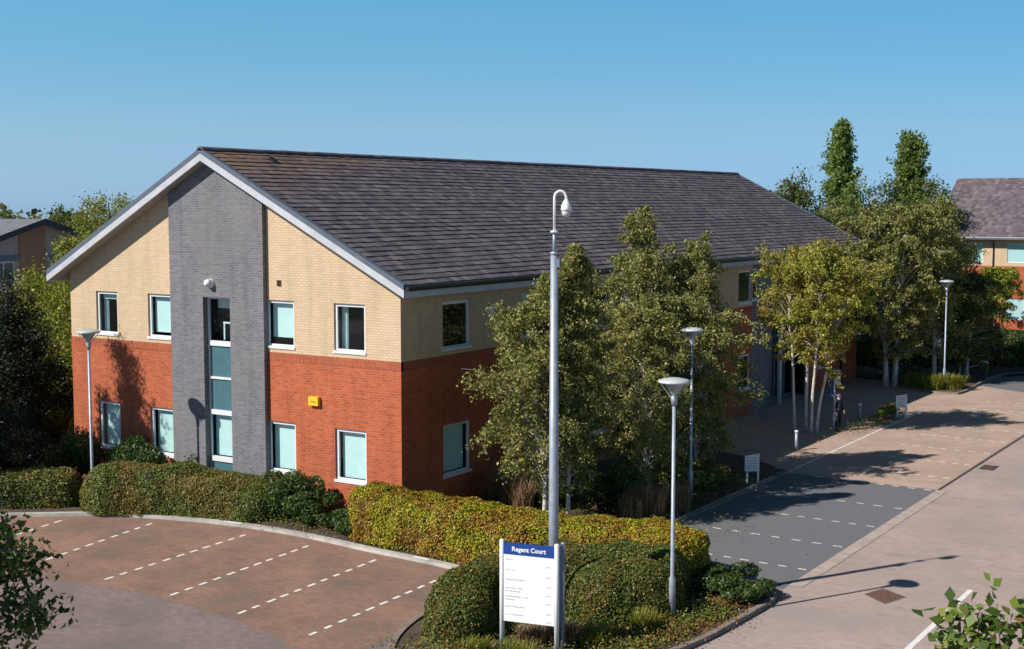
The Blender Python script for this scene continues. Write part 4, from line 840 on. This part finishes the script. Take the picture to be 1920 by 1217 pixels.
# loose bulges of new growth on the yellow hedge front: separate low shrubs at its foot
def shrub(name, label, x, y, rx, ry, h, n, mat, seed, L=.10, W=.06, group=None, cat='shrub', lumps=9, z0=.06):
    rg = np.random.default_rng(seed); r = empty(name, (x, y, 0), label, cat, group)
    ce = np.stack([x+rg.normal(size=lumps)*rx*.42, y+rg.normal(size=lumps)*ry*.42, z0+h*rg.uniform(.35, .72, lumps)], 1); rad = rg.uniform(.32, .55, lumps)
    i = rg.integers(0, lumps, n); d = rg.normal(size=(n, 3)); d /= np.linalg.norm(d, axis=1, keepdims=True)
    k = rg.uniform(.45, 1.05, (n, 1))**.5; P = ce[i]+d*np.array([rx, ry, h*.62])*rad[i][:, None]*k
    P[:, 2] = np.abs(P[:, 2]-z0)+z0
    link('foliage', quads_mesh('foliage', leaf_arrays(P, L, W, rg, nrm=d, jit=.8)), mat, r)
    b = MB()
    for c in ce: b.tube([(x+.1*(c[0]-x), y+.1*(c[1]-y), .02), ((x+c[0])/2, (y+c[1])/2, c[2]*.6), tuple(c)], [.025, .018, .008], 5)
    b.build('stems', M['bark_brown'], r); return r
SG = 'leafy shrubs along the foot of the walls'
shrub('shrub', 'tall leafy shrub between the conifer and the left lower window', -13.9, -1.5, 1.4, 1.0, 2.2, 5500, M['lf_shrub'], 1, group=SG)
shrub('shrub', 'leafy shrub below the left lower gable window', -12.2, -.85, 1.3, .8, 2.1, 5500, M['lf_shrub'], 2, group=SG)
shrub('shrub', 'dark shrub against the left edge of the grey tower', -10.4, -.9, 1.3, .7, 2.0, 5000, M['lf_shrub'], 3, group=SG)
shrub('shrub', 'large dark shrub right of the green hedge below the stair tower', -3.9, -1.15, 1.1, .75, 1.75, 6500, M['lf_shrub'], 4, group=SG)
shrub('shrub', 'lower dark shrub in front of the red brick, second from the green hedge', -2.75, -1.35, 1.0, .75, 1.2, 4800, M['lf_shrub'], 5, group=SG)
shrub('shrub', 'low spreading shrub at the kerb beneath the right lower gable window', -1.7, -1.6, .75, .5, .75, 2800, M['lf_shrub'], 6, group=SG)
shrub('shrub', 'smallest shrub at the left foot of the yellow green hedge', -.75, -1.9, .55, .4, .6, 1800, M['lf_shrub'], 7, group=SG)
shrub('shrub', 'low sprawling green shrub at the road corner right of the hedges', 12.45, -1.7, .85, 1.15, .62, 7500, M['lf_shrub'], 8, L=.10, W=.045)
hedge('rounded ball end of the yellow green hedge beside the asphalt bays', [(10.0, -1.3), (10.1, -1.7)], 1.5, 1.35, M['lf_hedge_y'], 15000, 8, pw=2.8)
shrub('shrub', 'low shaded shrub behind the corner shrub at the end of the yellow hedge', 11.5, -1.0, .95, .8, .62, 6000, M['lf_shrub'], 9, L=.075, W=.05)
shrub('shrub', 'bright green bush behind the hedge among the birch stems', 2.6, 5.0, .9, .8, 1.4, 4500, M['lf_poplar'], 10)
shrub('shrub', 'dark bush under the middle birches', 4.2, 5.6, 1.3, 1.0, 1.5, 7000, M['lf_shrub'], 11)
shrub('shrub', 'brownish bush under the right birch beside the second street lamp', 5.7, 10.4, .9, 1.8, 1.0, 6000, M['lf_hedge_g'], 12)
shrub('shrub', 'purple leaved shrub by the far barrier', 5.1, 52.5, 1.3, 1.2, 2.3, 2600, M['lf_red'], 13, L=.16, W=.11)
shrub('shrub', 'dark shrub mass under the far birches', 1.8, 48.5, 2.6, 1.6, 2.6, 5200, M['lf_shrub'], 14, L=.16, W=.11)
shrub('shrub', 'brown leaved low planting in the bed beside the far notice board', 6.2, 30.5, .55, 2.6, .55, 2600, M['lf_hedge_g'], 15)
shrub('shrub', 'dark low shrubs at the building end beyond the plaza', -.3, 46.5, 1.5, 1.3, 2.2, 3000, M['lf_shrub'], 16, L=.16, W=.11)
# spiky plants and grasses
def grass(name, label, x, y, rad, h, n, mat, seed, wd=.012, group=None, cat='ornamental grass', spread=.45):
    rg = np.random.default_rng(seed); V = []
    th = rg.uniform(0, 2*math.pi, n); q = rad*np.sqrt(rg.uniform(0, 1, n)); bx = x+q*np.cos(th); by = y+q*np.sin(th)
    a = rg.uniform(0, 2*math.pi, n); ln = h*rg.uniform(.6, 1.1, n); sp2 = spread*rg.uniform(.2, 1, n)
    p0 = np.stack([bx, by, np.full(n, .05)], 1); dr = np.stack([np.cos(a), np.sin(a), np.zeros(n)], 1); sd2 = np.stack([-np.sin(a), np.cos(a), np.zeros(n)], 1)*wd
    z = np.array([[0, 0, 1.0]])
    p1 = p0+dr*(sp2*ln*.3)[:, None]+z*(ln*.6)[:, None]; p2 = p0+dr*(sp2*ln)[:, None]+z*(ln*.95)[:, None]
    Va = np.stack([p0-sd2, p0+sd2, p1+sd2, p1-sd2], 1); Vb = np.stack([p1-sd2, p1+sd2, p2+sd2*.2, p2-sd2*.2], 1)
    me = quads_mesh('blades', np.concatenate([Va, Vb])); o = link(name, me, mat, None, (x, y, 0)); tag(o, label, cat, group)
GG = 'feathery grasses behind the yellow hedge'
for i, (x, y, h, lb) in enumerate([(.9, 4.3, 1.3, 'dry feathery grass tuft nearest the shaded red wall'), (1.5, 4.1, 1.35, 'dry feathery grass tuft second from the shaded red wall'), (2.2, 3.8, 1.3, 'dry grass tuft closest to the left white birch stem'), (5.5, 5.6, 1.1, 'pinkish dry grass tuft in front of the middle birches'), (6.3, 5.5, 1.15, 'pinkish dry grass tuft between the middle birches and second lamp'), (6.6, 6.7, 1.05, 'pinkish dry grass tuft behind the right end of the hedge'), (5.9, 4.7, .9, 'low dry grass tuft directly behind the hedge below the middle birches')]):
    grass('grass_tuft', lb, x, y, .4, h, 360, M['grass_dry'], 100+i, group=GG)
for i, (x, y, lb) in enumerate([(4.4, 42.6, 'lime coloured grass clump left of the farthest lamp'), (5.2, 42.2, 'lime coloured grass clump at the foot of the farthest lamp'), (6.2, 42.9, 'lime coloured grass clump right of the farthest lamp')]):
    grass('grass_tuft', lb, x, y, .7, .85, 520, M['grass_lime'], 120+i, wd=.03, group='lime grasses in the far island', spread=.7)
grass('spiky_plant', 'pale spiky fan leaved plant beyond the left corner of the building', -18.6, 1.6, .3, 2.4, 150, M['grass_lime'], 130, wd=.035, cat='plant', spread=.8)
for i, (x, y, h, lb) in enumerate([(9.7, -7.6, .5, 'low pale grassy plant under the sign board left side'), (10.3, -7.2, .55, 'low pale grassy plant under the sign board right side'), (10.9, -6.6, .45, 'pale green grassy clump in front of the dome hedge'), (11.5, -5.3, .55, 'pale green grassy clump at the foot of the nearest lamp'), (11.0, -6.9, .5, 'pale grassy clump right of the sign posts'), (8.9, -8.9, .4, 'pale grassy clump at the foot of the left sign post'), (9.9, -8.6, .4, 'pale grassy clump between the two sign posts')]):
    grass('grass_tuft', lb, x, y, .35, h, 380, M['grass_lime'] if i > 1 else M['grass_dry'], 140+i, group='low grassy clumps around the sign', spread=.8, wd=.014)
# ground cover: creeping plants and fallen leaves
def scatter(name, label, polys, n, mat, seed, L, z=.1, zr=.06):
    rg = np.random.default_rng(seed); P = []
    for (x, y, rx, ry, k) in polys:
        m = int(n*k); P.append(np.stack([x+rg.normal(size=m)*rx, y+rg.normal(size=m)*ry, z+np.abs(rg.normal(size=m))*zr], 1))
    P = np.concatenate(P); nn = np.tile([0, 0, 1.0], (len(P), 1))
    o = link(name, quads_mesh(name, leaf_arrays(P, L, L*.65, rg, nrm=nn, jit=.45)), mat); tag(o, label, 'ground cover', kind='stuff')
scatter('fallen_leaves', 'orange and brown fallen leaves on the planting beds', [(12.3, -2.3, .35, .5, .3), (11.6, -5.6, .5, .8, .25), (12.2, -4.2, .4, .6, .3), (10.8, -6.3, .8, .6, .4), (9.2, -9.4, 1.0, .6, .25), (5.8, 10, .8, 3, .3), (1.8, 5.5, 1.5, 1, .2), (-2, -1.9, 1.5, .3, .08)], 2600, M['lf_litter'], 5, .07, zr=.02)
scatter('ground_cover', 'low green ground cover plants on the planting beds', [(12.0, -3.4, .45, .5, .22), (11.6, -6.6, .5, .7, .15), (12.1, -5.2, .3, .6, .1), (9.3, -6.7, .7, .4, .12), (3.5, 4, 2.5, 1.5, .3), (5.5, 9, 1, 3, .3), (-3, -1.7, 2.5, .4, .1), (6.2, 29, .4, 2.5, .1), (8.6, -9.6, .7, .5, .14), (10.2, -8.9, .8, .6, .14)], 16000, M['lf_hedge_g'], 6, .07, zr=.13)
# distant wood closing the horizon
rg = np.random.default_rng(77); P = []
for k in range(560):
    f = rg.uniform(0, 1); ang = R(-18+100*f); dist = rg.uniform(150, 190); x = 26-math.sin(ang)*dist; y = -34+math.cos(ang)*dist; h = 8.4+2.4*wob((x*.06, y*.06, 0), 1, 2)+rg.uniform(-.8, .6)
    m = 60; P.append(np.stack([x+rg.normal(size=m)*1.7, y+rg.normal(size=m)*1.7, np.clip(h*.62+rg.normal(size=m)*h*.22, .2, h+.3)], 1))
o = link('distant_wood', quads_mesh('distant_wood', leaf_arrays(np.concatenate(P), .9, .7, rg)), M['lf_mid']); tag(o, 'distant belt of dark trees along the horizon', 'woodland', kind='stuff')
# ---------------------------------------------------------------- the person on the plaza
def skin_obj(name, verts, edges, radii, mat, parent, root=0, levels=2):
    me = bpy.data.meshes.new(name); me.from_pydata([Vector(v) for v in verts], edges, []); o = bpy.data.objects.new(name, me); COL.objects.link(o); o.parent = parent
    md = o.modifiers.new('skin', 'SKIN'); md.use_smooth_shade = True
    for i, v in enumerate(me.skin_vertices[0].data): v.radius = (radii[i], radii[i]) if not hasattr(radii[i], '__len__') else radii[i]; v.use_root = (i == root)
    sb = o.modifiers.new('sub', 'SUBSURF'); sb.levels = levels; sb.render_levels = levels
    me.materials.append(mat); return o
pr_ = empty('person', (0, 0, 0), 'person in dark jacket and trousers standing at the edge of the building shadow', 'person')
V = [(0, 0, .95), (0, 0, 1.12), (0, 0, 1.32), (0, .0, 1.42), (0, .0, 1.50), (0, -.01, 1.58), (0, -.01, 1.67),
     (-.10, 0, .90), (-.11, -.02, .50), (-.11, .02, .10), (-.12, -.14, .04), (.10, 0, .90), (.11, -.03, .50), (.12, .01, .10), (.13, -.15, .04),
     (-.19, 0, 1.38), (-.25, .02, 1.12), (-.24, -.10, .88), (.19, 0, 1.38), (.25, .02, 1.12), (.20, -.16, .95)]
Ed = [(0, 1), (1, 2), (2, 3), (3, 4), (4, 5), (5, 6), (0, 7), (7, 8), (8, 9), (9, 10), (0, 11), (11, 12), (12, 13), (13, 14), (3, 15), (15, 16), (16, 17), (3, 18), (18, 19), (19, 20)]
Rd = [.12, .12, .13, .10, .05, .085, .075, .085, .06, .04, .035, .085, .06, .04, .035, .055, .042, .03, .055, .042, .03]
hv_, he, hr = list(V), list(Ed), list(Rd)
for w_, s in ((17, -1), (20, 1)):
    wx, wy, wz = V[w_]; pm = len(hv_); hv_.append((wx, wy-.015, wz-.06)); he.append((w_, pm)); hr.append(.026)
    for k, (oy, l) in enumerate(((-.03, .065), (-.01, .08), (.01, .075), (.03, .06))):
        hv_ += [(wx, wy+oy-.02, wz-.09), (wx+.004*s, wy+oy-.03, wz-.09-l*.6), (wx+.002*s, wy+oy-.02, wz-.09-l)]; q = len(hv_); he += [(pm, q-3), (q-3, q-2), (q-2, q-1)]; hr += [.009, .008, .007]
    hv_ += [(wx-.01*s, wy-.05, wz-.07), (wx-.01*s, wy-.065, wz-.11)]; q = len(hv_); he += [(pm, q-2), (q-2, q-1)]; hr += [.010, .008]
body = skin_obj('body', hv_, he, hr, M['skin'], pr_)
b = MB(); b.lathe((0, -.095, 1.60), [(.004, .03), (.012, 0), (.016, -.02), (.004, -.028)], 8); b.build('nose', M['skin'], pr_)
b = MB()
for s in (-1, 1): b.tube([(.03*s, -.088, 1.62), (.03*s, -.094, 1.62)], .009, 8)
b.build('eyes', M['lens'], pr_)
b = MB(); b.box((-.025, -.094, 1.545), (.025, -.086, 1.552)); b.build('mouth', M['redpaint'], pr_)
hb_ = MB(); hb_.tube([(0, .02, 1.60), (0, .015, 1.66), (0, .005, 1.71), (0, 0, 1.75)], [.095, .105, .09, .03], 14); hb_.build('hair', M['hair'], pr_, smooth=True)
ji = [0, 1, 2, 3, 15, 16, 17, 18, 19, 20]; jm = {k: i for i, k in enumerate(ji)}
jr = [.155, .145, .16, .115, .075, .062, .048, .075, .062, .048]
skin_obj('jacket', [V[k] if k != 0 else (0, 0, .86) for k in ji], [(jm[a], jm[c]) for a, c in Ed if a in jm and c in jm], jr, M['suit'], pr_)
ti = [0, 7, 8, 9, 11, 12, 13]; tm = {k: i for i, k in enumerate(ti)}
skin_obj('trousers', [V[k] for k in ti], [(tm[a], tm[c]) for a, c in Ed if a in tm and c in tm], [.13, .105, .082, .065, .105, .082, .065], M['suit'], pr_)
b = MB(); b.tube([(0, -.01, 1.44), (0, -.015, 1.50)], [.075, .062], 12); b.build('shirt_collar', M['shirt'], pr_, smooth=True)
for s in (-1, 1):
    b = MB(); b.tube([(.12*s, .06, .045), (.12*s, -.05, .05), (.125*s, -.16, .035), (.127*s, -.2, .03)], [.04, .048, .042, .02], 10); b.build('shoe', M['shoe'], pr_, smooth=True)
pr_.location = (5.42, 26.1, .008); pr_.rotation_euler = (0, 0, R(70))
